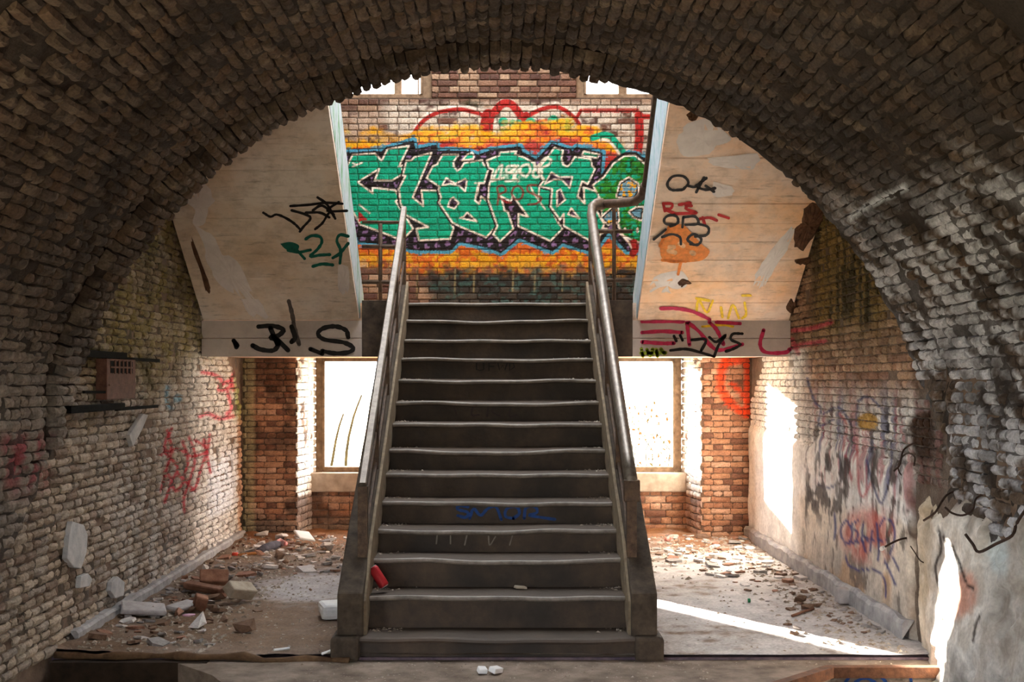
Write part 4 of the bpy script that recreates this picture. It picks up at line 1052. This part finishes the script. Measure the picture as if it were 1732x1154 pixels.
# balustrades
M_RAIL = plain('grey_painted_rail', srgb(84, 74, 64), srgb(128, 118, 108), 18, .32, .45, spec=.5)
M_RAILD = plain('brown_painted_iron', srgb(58, 44, 36), srgb(98, 78, 62), 22, .6, .2)
def rz(y): return .97 + (y-7.42)*(3.16-.97)/(10.72-7.42)
prof = [(.042*math.cos(a), .052*math.sin(a)) for a in [k*math.pi/6 for k in range(12)]]
prof2 = [(-.026, -.02), (.026, -.02), (.026, .012), (.018, .022), (-.018, .022), (-.026, .012)]
RX = .835
b = MB(); pts = [(RX, y, rz(y)) for y in np.linspace(7.42, 10.60, 14)] + [(RX+.012, 10.68, 3.16), (RX+.05, 10.73, 3.195), (RX+.12, 10.74, 3.205)]
b.sweep(pts, prof); hr = b.build('handrail', M_RAIL, ST, True); hr['label'] = 'thick rounded grey handrail that turns in at the landing'
b = MB(); b.sweep([(-RX, y, rz(y)) for y in np.linspace(7.42, 10.72, 12)], prof2); hl = b.build('handrail', M_RAIL, ST); hl['label'] = 'thin flat handrail with flaking pale paint'
b = MB(); b.box((RX-.05, 7.40, rz(7.42)-.10), (RX+.05, 7.45, rz(7.42)+.035)); b.build('end_cap', M_RAILD, hr, bevel=.006)
for s in (-1, 1):
    for off, th in ((.26, .016), (.47, .016)):
        b = MB(); b.sweep([(s*RX, y, rz(y)-off) for y in (7.44, 9.0, 10.7)], [(-.008, -th), (.008, -th), (.008, th), (-.008, th)]); b.build('guard_bar', M_RAILD, ST)
    for y in (7.44, 8.25, 9.06, 9.87, 10.70):
        b = MB(); w = .03 if y < 7.5 else .018
        b.box((s*RX-w, y-w, nose_z(y)-.05 if y > 7.5 else .05), (s*RX+w, y+w, rz(y)-.02)); b.build('newel_post' if y < 7.5 or y > 10.6 else 'baluster', M_RAILD, ST)
# landing rails
def rail_bar(t, p, q, r, name='rail'):
    b = MB(); b.tube([p, q], r, 8); return b.build(name, M_RAILD, t, True)
t = empty('landing_railing', (-1.03, 10.74, ZL)); tag(t, 'thin rusty landing railing below the first painted letter', 'railing', 'landing railings')
for z in (3.04, 2.82, 2.50): rail_bar(t, (-1.215, 10.76, z+.005), (-.835, 10.74, z), .014 if z > 3 else .019)
rail_bar(t, (-1.05, 10.75, ZL-.02), (-1.05, 10.75, 3.03), .018, 'post')
t = empty('landing_railing', (1.03, 10.74, ZL)); tag(t, 'rusty landing railing in front of the green painted creature', 'railing', 'landing railings')
b = MB(); b.tube([(.965, 10.74, 3.205), (1.08, 10.60, 3.19), (1.19, 10.32, 3.165), (1.235, 10.14, 3.19), (1.24, 10.04, 3.26)], .040, 10); b.build('handrail', M_RAILD, t, True)
for z in (2.96, 2.52): rail_bar(t, (.85, 10.74, z), (1.215, 10.76, z), .019)
rail_bar(t, (1.05, 10.75, ZL-.02), (1.05, 10.75, 3.18), .018, 'post')
b = MB(); b.tube([(1.24, 10.05, 3.25)]+[(1.245, y, 3.30+.86*(10.0-y)) for y in np.linspace(10.0, 8.0, 8)], .030, 8); b.build('handrail', M_RAILD, fr, True)

# ------------------------------------------------------------------ small things on the walls
M_IRON = plain('black_iron', srgb(10, 9, 9), srgb(22, 20, 18), 20, .95, 0, spec=.05)
for z, y0, y1, ys, lab in ((1.79, 7.40, 9.06, 8.25, 'dark iron bar on the mossy wall, running over the rusty box'), (1.445, 7.16, 9.02, 8.2, 'dark iron bar on the mossy wall, running under the rusty box')):
    t = empty('iron_bar', (-2.5, y0, z)); tag(t, lab, 'bar', 'iron bars on the mossy wall')
    b = MB(); b.box((-2.60, y0, z-.022), (-2.55, ys, z+.022)); b.build('channel', M_IRON, t, bevel=.004)
    b = MB(); b.box((-2.575, ys-.15, z-.030), (-2.555, y1, z-.008)); b.build('tongue', M_IRON, t)
    for y in (y0+.15, ys-.1):
        b = MB(); b.box((-2.62, y-.02, z-.015), (-2.56, y+.02, z+.015)); b.build('lug', M_IRON, t)
M_BOX = plain('rusty_red_sheet', srgb(78, 50, 40), srgb(112, 76, 62), 16, .85)
t = empty('wall_box', (-2.58, 8.1, 1.49)); tag(t, 'rusty red metal box with a grilled top between the dark iron bars', 'box')
b = MB(); b.box((-2.62, 7.80, 1.495), (-2.545, 8.42, 1.765)); b.build('body', M_BOX, t, bevel=.006)
b = MB(); b.box((-2.547, 7.87, 1.67), (-2.542, 8.34, 1.75)); b.build('vent_opening', M_IRON, t)
for k in range(5):
    b = MB(); y = 7.95+k*.085; b.box((-2.543, y-.010, 1.665), (-2.535, y+.010, 1.755)); b.build('grille_bar', M_BOX, t)
b = MB(); b.box((-2.543, 7.86, 1.703), (-2.536, 8.36, 1.715)); b.build('grille_bar', M_BOX, t)
b = MB(); b.box((-2.547, 7.83, 1.585), (-2.536, 8.40, 1.597)); b.build('seam', M_BOX, t)
b = MB(); b.tube([(-2.56, 7.40, 1.55), (-2.56, 7.82, 1.545)], .010, 6); b.build('conduit', M_IRON, t)
# loose plaster flakes clinging to the bricks
M_FLAKE = plain('plaster_flake', srgb(150, 150, 152), srgb(192, 190, 188), 10, .85)
def flake(P, lab, th=.014, x=-2.60):
    Q = [on_x(p, x) for p in P]; n = len(Q)
    v = [q + Vector((th, 0, 0)) for q in Q] + [q - Vector((.02, 0, 0)) for q in Q]
    b = MB(); b.add(v, [tuple(range(n)), tuple(range(n, 2*n))[::-1]]+[(i, i+n, (i+1) % n+n, (i+1) % n) for i in range(n)])
    o = b.build('plaster_flake', M_FLAKE, None, bevel=.004); tag(o, lab, 'plaster', 'plaster flakes on the brick wall')
flake([(119,882),(138,888),(145,905),(143,935),(134,962),(122,960),(110,945),(114,905)], 'largest pale plaster flake hanging on the mossy brick wall')
flake([(134,975),(146,970),(153,980),(148,992),(132,995)], 'small plaster flake just below the largest flake on the brick wall')
flake([(186,985),(196,975),(208,985),(206,1008),(192,1012),(184,1000)], 'rounded plaster flake low on the brick wall above the rubble')
flake([(216,736),(240,700),(248,702),(238,726),(222,756)], 'narrow slanting plaster flake under the iron bars')

M_ROD = plain('rusty_rod', srgb(44, 32, 27), srgb(78, 58, 48), 25, .8, .2)
# bent rods sticking out of the broken pier
def rod(P, dx, r, lab, tip=None):
    Q = curve_pts(P, 4); n = len(Q); pts = []
    for i, p in enumerate(Q):
        a = i/(n-1); x = XR - dx[0]*(1-a) - dx[1]*a
        pts.append(on_x(p, x))
    b = MB(); b.tube(pts, r*.6, 7); t = b.build('bent_rod', M_ROD, None, True); tag(t, lab, 'rod', 'bent rods on the broken pier')
    return t, pts
rod([(1512,797),(1522,786),(1528,762),(1545,750),(1556,748)], (.15, -.04), .010, 'bent rod reaching highest over the dark cavity in the pier')
rod([(1546,788),(1547,773),(1535,767),(1524,776),(1519,792),(1528,806),(1545,800),(1566,792)], (.12, -.04), .008, 'hooked rod looping below the dark cavity')
rod([(1562,881),(1581,868),(1592,850),(1601,838),(1612,832)], (.20, .0), .011, 'straight stub rod slanting up beside the sunlit strip')
rod([(1598,858),(1610,868),(1628,872),(1645,863),(1650,845),(1662,836)], (.14, -.02), .010, 'curved rod like a shallow cup on the pier')
t_, p_ = rod([(1494,927),(1508,919),(1525,912),(1546,909)], (.22, -.03), .011, 'short rod with a white tip pointing over the skirting')
b = MB(); b.tube([p_[0], p_[0]+(p_[0]-p_[1]).normalized()*.03], .014, 7); o = b.build('cap', M_FLAKE, t_); o['label'] = 'white tip'
rod([(1633,904),(1645,920),(1656,934),(1685,920),(1712,906),(1720,885),(1740,855)], (.20, .08), .013, 'longest zigzag rod hanging off the pier')
rod([(1540,924),(1548,936),(1556,948),(1562,952)], (.07, .03), .006, 'thin drooping wire beside the sunlit strip')

# ------------------------------------------------------------------ things on the steps and floor
M_CAN = plain('faded_red_can', srgb(150, 26, 34), srgb(186, 48, 52), 12, .45, .2); M_TIN = plain('dull_tin', srgb(150, 146, 142), srgb(190, 186, 180), 18, .4, .6)
t = empty('drink_can', (-.735, 7.41, NZ[1]+.035)); tag(t, 'red drink can leaning on the stringer low on the staircase', 'can')
def lathe(prof, n=16):
    v = []; f = []
    for r, z in prof: v += [(r*math.cos(2*math.pi*k/n), r*math.sin(2*math.pi*k/n), z) for k in range(n)]
    for i in range(len(prof)-1):
        for k in range(n): f.append((i*n+k, i*n+(k+1) % n, (i+1)*n+(k+1) % n, (i+1)*n+k))
    f += [tuple(range(n))[::-1], tuple((len(prof)-1)*n+k for k in range(n))]
    return v, f
Rm = Matrix.Translation((-.70, 7.45, NZ[1]+.034)) @ Euler((math.radians(-6), math.radians(-34), 0)).to_matrix().to_4x4()
for nm, pr, m in (('body', [(.024, .0), (.032, .008), (.033, .014), (.033, .128), (.027, .142)], M_CAN), ('lid', [(.027, .142), (.028, .146), (.024, .146), (.023, .142)], M_TIN), ('base', [(.022, -.002), (.026, .0), (.026, .004)], M_TIN)):
    v, f = lathe(pr); b = MB(); b.add([Rm @ Vector(p) for p in v], f); b.build(nm, m, t, True)
def chunk(seed, flat=1.0, n=8):
    """irregular broken lump: convex hull of random points"""
    r = random.Random(seed); bm = bmesh.new()
    for _ in range(n+4):
        p = Vector((r.uniform(-.5, .5), r.uniform(-.5, .5), r.uniform(-.5, .5)*flat)); bm.verts.new(p)
    h = bmesh.ops.convex_hull(bm, input=bm.verts); bmesh.ops.delete(bm, geom=[e for e in h['geom_interior'] if isinstance(e, bmesh.types.BMVert)], context='VERTS')
    zmin = min(v.co.z for v in bm.verts)
    for v in bm.verts: v.co.z -= zmin
    me = bpy.data.meshes.new('rubble'); bm.to_mesh(me); bm.free(); return me
def slab_piece(seed):
    r = random.Random(seed); n = r.randint(4, 6); a0 = r.uniform(0, 6)
    P = [(.5*r.uniform(.6, 1.05)*math.cos(a0+k*2*math.pi/n), .5*r.uniform(.55, 1.0)*math.sin(a0+k*2*math.pi/n)) for k in range(n)]
    bm = bmesh.new(); lo = [bm.verts.new((x, y, 0)) for x, y in P]; hi = [bm.verts.new((x*.94, y*.94, .11+r.uniform(0, .05))) for x, y in P]
    bm.faces.new(lo[::-1]); bm.faces.new(hi)
    for k in range(n): bm.faces.new((lo[k], lo[(k+1) % n], hi[(k+1) % n], hi[k]))
    me = bpy.data.meshes.new('shard'); bm.to_mesh(me); bm.free(); return me
def varied(name, stops, rough=.9):
    m, nt, b = nodes_of(name); oi = nn(nt, 'ShaderNodeObjectInfo')
    c = ramp(nt, oi.outputs['Random'], stops); f = noise(nt, 25, 5)
    c = mixrgb(nt, c, ramp(nt, f, [(.3, (.6,)*3), (.7, (1.15,)*3)]), 1.0, 'MULTIPLY')
    nt.links.new(c, b.inputs['Base Color']); b.inputs['Roughness'].default_value = rough; bump(nt, b, f, .5, .01); return m
TONES = {'grey': ((126, 120, 116), (164, 158, 154)), 'pale': ((184, 178, 174), (216, 210, 206)), 'brown': ((96, 74, 60), (136, 108, 88)), 'reddish': ((128, 90, 72), (160, 120, 100))}
KIT = {}
for tn, (c0, c1) in TONES.items():
    m = plain(tn+'_masonry', srgb(*c0), srgb(*c1), 22, .9, bs=.5, bd=.01)
    KIT[tn] = ([], [])
    for k in range(5):
        me = chunk(k+hash2(np.array([len(tn)]), np.array([k]), 3)[0]*50//1, .8); me.materials.append(m); KIT[tn][0].append(me)
        me = slab_piece(k+17*len(tn)); me.materials.append(m); KIT[tn][1].append(me)
rr = random.Random(5)
def floor_z(x, y): return float(fr_floor(np.array([x]), np.array([y]))[2][0])
PLACED = []
def drop(x, y, s, flat, tone, where, tilt=.25, lift=0.0):
    for qx, qy, qs in PLACED:
        if (qx-x)**2+(qy-y)**2 < (.38*(qs+s))**2: return None
    PLACED.append((x, y, s))
    me = rr.choice(KIT[tone][1 if flat else 0]); size = 'small' if s < .085 else ('hand-sized' if s < .125 else 'large')
    lab = f"{size} {tone} {'flat shard' if flat else 'broken lump'} {where}"
    o = bpy.data.objects.new('shard' if flat else 'rubble', me); COL.objects.link(o)
    o.rotation_euler = (rr.uniform(-tilt, tilt), rr.uniform(-tilt, tilt), rr.uniform(0, 6.28)); o.scale = (s, s, s if flat else s*.65); o.location = (x, y, floor_z(x, y)+lift)
    return tag(o, lab, 'rubble', lab.replace('flat shard', 'flat shards').replace('broken lump', 'broken lumps'))
n = tries = 0
while n < 290 and tries < 20000:
    tries += 1
    far = rr.random() < .5
    if far: y = 10.1+2.1*rr.random(); x = -2.5+rr.random()*1.85
    else: y = 7.25+3.2*rr.random()**1.1; x = -2.5+abs(rr.gauss(0, .40))
    if x > -1.02 and y < 11: continue
    if x > -1.9 and y < 8.6 and rr.random() < .7: continue
    if y > 12.12 and x < -2.0: continue
    if not far and rr.random() > .4+.6*math.sin(y*2.2)**2: continue
    s = rr.choice((.05, .06, .07, .08, .10, .13, .17))*(.8+.4*rr.random())
    where = ('in the far litter below the window sill' if x > -1.75 else 'in the far litter below the sooty brick pier') if y > 11 else (('in the strip of litter along the mossy wall' if x < -2.0 else 'loose on the slab beside the mossy wall litter') if y > 9 else 'in the near heap under the plaster flakes')
    flat = rr.random() < .66
    tone = rr.choice(('grey', 'grey', 'grey', 'pale', 'brown', 'brown', 'reddish') if not far else ('grey', 'grey', 'pale', 'pale', 'pale', 'pale', 'brown', 'reddish'))
    drop(x, y, s*(1.2 if flat else .75), flat, tone, where, .22 if flat else .4, 0.0)
    n += len(PLACED) > n
n0 = len(PLACED); tries = 0
while len(PLACED) < n0+120 and tries < 20000:
    tries += 1
    y = 9.1 + 3.2*rr.random(); x = 2.48 - abs(rr.gauss(0, .5))
    if x < 1.1 or (y < 10.2 and x < 2.1 - (y-9.1)*.5): continue
    if (x > 2.05 and y > 12.2): continue
    where = 'against the grey skirting below the sunlit patch' if x > 2.15 else ('in the litter below the red-lettered pier' if y > 11.2 else 'scattered on the pale slab beyond the sunlit streak')
    drop(x, y, rr.choice((.06, .08, .10, .13, .17))*(.8+.4*rr.random()), True, rr.choice(('grey', 'pale', 'pale', 'brown', 'reddish')), where, .18)
for _ in range(44):
    y = 7.55+1.7*rr.random(); x = 2.48-abs(rr.gauss(0, .26))
    drop(x, y, rr.choice((.04, .06, .09)), rr.random() < .6, rr.choice(('grey', 'brown', 'brown')), 'at the foot of the grey skirting', .3)
# single pieces one can point to
def block(name, p, z, size, rot, m, lab, cat, bev=.012, seed=0):
    q = on_z(p, z); b = MB(); sx, sy, sz = size; r = random.Random(seed)
    v = [Vector((x*sx/2, y*sy/2, zz*sz)) + Vector((r.uniform(-1, 1), r.uniform(-1, 1), 0))*.08*min(sx, sy) for x, y, zz in ((-1,-1,0),(1,-1,0),(1,1,0),(-1,1,0),(-1,-1,1),(1,-1,1),(1,1,1),(-1,1,1))]
    R = Euler(rot).to_matrix(); mn = min((R @ w).z for w in v)
    b.add([R @ w + q - Vector((0, 0, mn)) for w in v], [(0,3,2,1),(4,5,6,7),(0,1,5,4),(1,2,6,5),(2,3,7,6),(3,0,4,7)])
    o = b.build(name, m, None, bevel=bev); tag(o, lab, cat); return o
M_BRK = plain('loose_brick', srgb(110, 72, 56), srgb(160, 116, 92), 12, .92); M_PALE = plain('pale_stone', srgb(150, 136, 118), srgb(188, 176, 158), 10, .9); M_TILE = plain('brown_clay_tile', srgb(98, 66, 52), srgb(142, 104, 84), 12, .85)
M_PAPER = plain('dirty_paper', srgb(206, 206, 208), srgb(232, 230, 226), 6, .8); M_GREYS = plain('grey_slab_stone', srgb(150, 144, 142), srgb(190, 184, 182), 9, .9)
block('roof_tile', (345,1004), .012, (.30, .11, .05), (0, .12, -.3), M_TILE, 'long brown clay tile lying in the rubble heap', 'tile', seed=1)
block('brick', (362,990), .03, (.22, .105, .065), (.9, .0, .2), M_BRK, 'brown brick propped upright on the rubble heap', 'brick', seed=2)
block('brick', (402,1018), .008, (.20, .12, .09), (.5, .2, .8), M_PALE, 'buff broken brick at the edge of the rubble heap', 'brick', seed=3)
block('stone_slab', (243,1040), .02, (.30, .20, .035), (.12, .10, .3), M_GREYS, 'large flat grey slab lying low in the near rubble', 'slab', seed=4)
block('stone_slab', (310,1032), .02, (.20, .14, .03), (.1, -.08, 1.0), M_GREYS, 'smaller grey slab beside the pinkish wrapper', 'slab', seed=5)
block('stone', (335,1036), .0, (.09, .09, .10), (.2, .3, .4), M_BRK, 'dark squat stone behind the small grey slab', 'stone', seed=6)
block('stone_slab', (515,916), .03, (.16, .22, .025), (.25, .2, .5), M_PAPER, 'pale tilted tile shard near the far rubble', 'tile', seed=7)
block('polystyrene_block', (566,1044), .0, (.20, .26, .10), (0, 0, .25), M_PAPER, 'white crumpled block against the foot of the stair stringer', 'litter', .03, seed=8)
block('stone', (1424,1022), .0, (.10, .09, .11), (.1, .1, .3), M_GREYS, 'pale stone leaning on the grey skirting', 'stone', seed=9)
block('stone', (717,637), NZ[9]-.01, (.16, .12, .10), (.0, .0, .12), M_PALE, 'pale broken block on an upper step', 'stone', seed=10)
block('stone', (880,997), NZ[1]-.005, (.075, .05, .018), (0, .1, .3), M_PALE, 'small flat pale stone low on the stairs', 'stone', .005, seed=11)
block('stone', (642,1056), NZ[0]-.005, (.05, .05, .035), (0.2, .1, .3), M_PALE, 'little buff stone on the bottom step', 'stone', .005, seed=12)
block('stone', (815,1140), -.035, (.05, .05, .03), (0.2, .1, .3), M_PAPER, 'white pebble on the floor before the stairs, of the pair the smaller', 'stone', .005, seed=13)
block('stone', (838,1140), -.035, (.075, .055, .03), (0.2, .1, .9), M_PAPER, 'white pebble on the floor before the stairs, of the pair the bigger', 'stone', .005, seed=14)
M_REDP = plain('red_wrapper', srgb(196, 44, 34), srgb(222, 84, 60), 14, .5); M_DARKF = plain('dark_fabric', srgb(52, 48, 56), srgb(90, 84, 92), 14, .9); M_GREENG = plain('green_plastic', srgb(14, 110, 70), srgb(34, 140, 90), 10, .3)
def litter(name, P, z, r, m, lab, cat):
    b = MB(); b.tube([on_z(p, z) for p in P], r, 8); o = b.build(name, m, None, True); tag(o, lab, cat); return o
litter('paint_tube', [(393,939),(402,939)], .025, .024, M_REDP, 'red capped tube in the far rubble', 'litter')
litter('wooden_stick', [(403,940),(428,937),(440,936)], .02, .018, plain('orange_wood', srgb(176, 112, 60), srgb(206, 146, 90), 12, .7), 'orange wooden stick beside the red capped tube', 'stick')
litter('crumpled_bag', [(436,934),(450,928),(462,924),(470,921)], .03, [.03, .05, .05, .04], M_DARKF, 'dark crumpled bag in the far rubble', 'bag')
litter('wrapper', [(462,922),(474,918),(484,920)], .04, [.02, .045, .02], plain('red_white_wrapper', srgb(214, 60, 56), srgb(236, 226, 224), 16, .6), 'red and white wrapper by the dark bag', 'wrapper')
litter('wrapper', [(1127,913),(1136,909),(1146,907)], .03, [.02, .03, .016], plain('red_pale_wrapper', srgb(210, 70, 50), srgb(230, 200, 190), 12, .6), 'red and white wrapper at the foot of the brick niche', 'wrapper')
litter('plastic_scrap', [(1265,1016),(1269,1016)], .015, .016, M_GREENG, 'green plastic scrap on the bare floor slab', 'litter')
litter('wrapper', [(308,1041),(320,1041),(330,1040)], .05, [.006, .012, .006], plain('pink_wrapper', srgb(190, 130, 170), srgb(220, 180, 200), 12, .6), 'pinkish wrapper between grey slabs in the rubble', 'wrapper')
litter('stick', [(545,1106),(565,1099),(590,1094)], .02, .008, M_PAPER, 'pale broken stick before the stair foot', 'stick')
litter('stick', [(463,1100),(480,1098),(490,1097)], .015, .008, M_PAPER, 'pale splinter lying on the near slab edge', 'stick')
litter('stick', [(1340,1042),(1362,1034),(1376,1030)], .012, .010, M_TILE, 'long dark stick in the litter by the grey skirting', 'stick')
# uncountable crumbs of mortar
def crumbs(name, spots, par, m):
    v = []; f = []
    for x, y, z, s in spots:
        a = rr.uniform(0, 6); base = len(v)
        for k in range(3): v.append((x+s*math.cos(a+k*2.1)*rr.uniform(.6, 1.2), y+s*math.sin(a+k*2.1)*rr.uniform(.6, 1.2), z-.002))
        v.append((x+s*rr.uniform(-.3, .3), y+s*rr.uniform(-.3, .3), z+s*rr.uniform(.25, .6)))
        f += [(base, base+1, base+3), (base+1, base+2, base+3), (base+2, base, base+3)]
    o = pymesh(name, v, f, m, par); o['kind'] = 'stuff'
M_CRUMB = plain('mortar_crumbs', srgb(110, 94, 78), srgb(190, 178, 164), 20, .95)
sp_ = []
for _ in range(9500):
    x = rr.uniform(-2.55, 2.52); y = rr.uniform(7.12, 12.2)
    if -.9 < x < .9 and y < 10: continue
    if x > 0 and rr.random() > .25+.6*(x > 2.1)+.5*(y > 10.5): continue
    lit = (x < -1.7 or y > 10.6) and x < 0 or (x > 1.9 and y < 9.4) or (x > 0 and y > 9.6)
    if not lit and rr.random() < .45: continue
    sp_.append((x, y, floor_z(x, y), rr.uniform(.005, .020) if not lit else rr.uniform(.006, .036)))
crumbs('grit', sp_, floor, M_CRUMB)
sp_ = []
for k in range(13):
    for _ in range(46):
        sd = rr.choice((-1, 1)); x = sd*(.78-abs(rr.gauss(0, .09))); y = NY[k]+.272-abs(rr.gauss(0, .06))+.02
        if y < NY[k]+.03: continue
        sp_.append((x, y, NZ[k]-.002, rr.uniform(.006, .022)))
crumbs('grit', sp_, ST, M_CRUMB)
sp_ = [(rr.uniform(-1.3, 2.4), rr.uniform(6.35, 7.04), -.036, rr.uniform(.004, .016)) for _ in range(1100)]
sp_ = [p for p in sp_ if not (p[0] > 1.2 and p[1] < 6.9)]
crumbs('grit', sp_, FRONT, M_CRUMB)

# ------------------------------------------------------------------ outside the windows
M_TWIG = plain('olive_stem', srgb(34, 31, 14), srgb(60, 53, 28), 10, .9)
def sapling(pts, r, lab):
    b = MB(); b.tube(pts, [r*(1-.6*k/(len(pts)-1)) for k in range(len(pts))], 7); o = b.build('sapling', M_TWIG, None, True); tag(o, lab, 'sapling', 'saplings outside the window')
sapling([(-2.15, 14.6, -.03)]+[on_y(p, 14.6) for p in ((556,815),(558,800),(562,780),(568,745),(574,720),(581,700))], .028, 'shorter bare sapling stem outside the window')
sapling([(-1.90, 14.8, -.03)]+[on_y(p, 14.8) for p in ((583,815),(584,800),(586,765),(590,738),(598,705),(604,688),(612,668))], .028, 'taller bare sapling stem outside the window')
def varied(name, stops, rough=.9):
    m, nt, b = nodes_of(name); f = noise(nt, 9, 3)
    nt.links.new(ramp(nt, f, stops), b.inputs['Base Color']); b.inputs['Roughness'].default_value = rough; return m
M_LEAF = varied('autumn_leaves', [(.3, tuple(srgb(92, 46, 20))), (.5, tuple(srgb(108, 70, 36))), (.6, tuple(srgb(58, 62, 24))), (.7, tuple(srgb(98, 56, 28)))])
t = empty('autumn_shrub', (1.9, 15.6, 0)); tag(t, 'sparse autumn shrub with orange leaves outside the window', 'shrub')
b = MB()
for k in range(9):
    x = 1.55+rr.random()*.9; b.tube([(x, 15.6, -.05), (x+rr.uniform(-.15, .15), 15.6+rr.uniform(-.2, .2), .7), (x+rr.uniform(-.35, .35), 15.6+rr.uniform(-.3, .3), 1.15+rr.random()*.4)], [.012, .008, .004], 5)
b.build('stems', M_TWIG, t)
v = []; f = []
for _ in range(420):
    c = Vector((1.35+rr.random()*1.25, 15.6+rr.uniform(-.4, .4), .35+1.0*rr.random()**1.4)); s = rr.uniform(.018, .04)
    R = Euler((rr.uniform(0, 6), rr.uniform(0, 6), rr.uniform(0, 6))).to_matrix(); q = len(v)
    v += [c+R @ Vector(p)*s for p in ((-1, 0, 0), (0, -.5, .15), (1, 0, 0), (0, .5, .15))]; f.append((q, q+1, q+2, q+3))
o = pymesh('leaves', v, f, M_LEAF, t); o['kind'] = 'stuff'
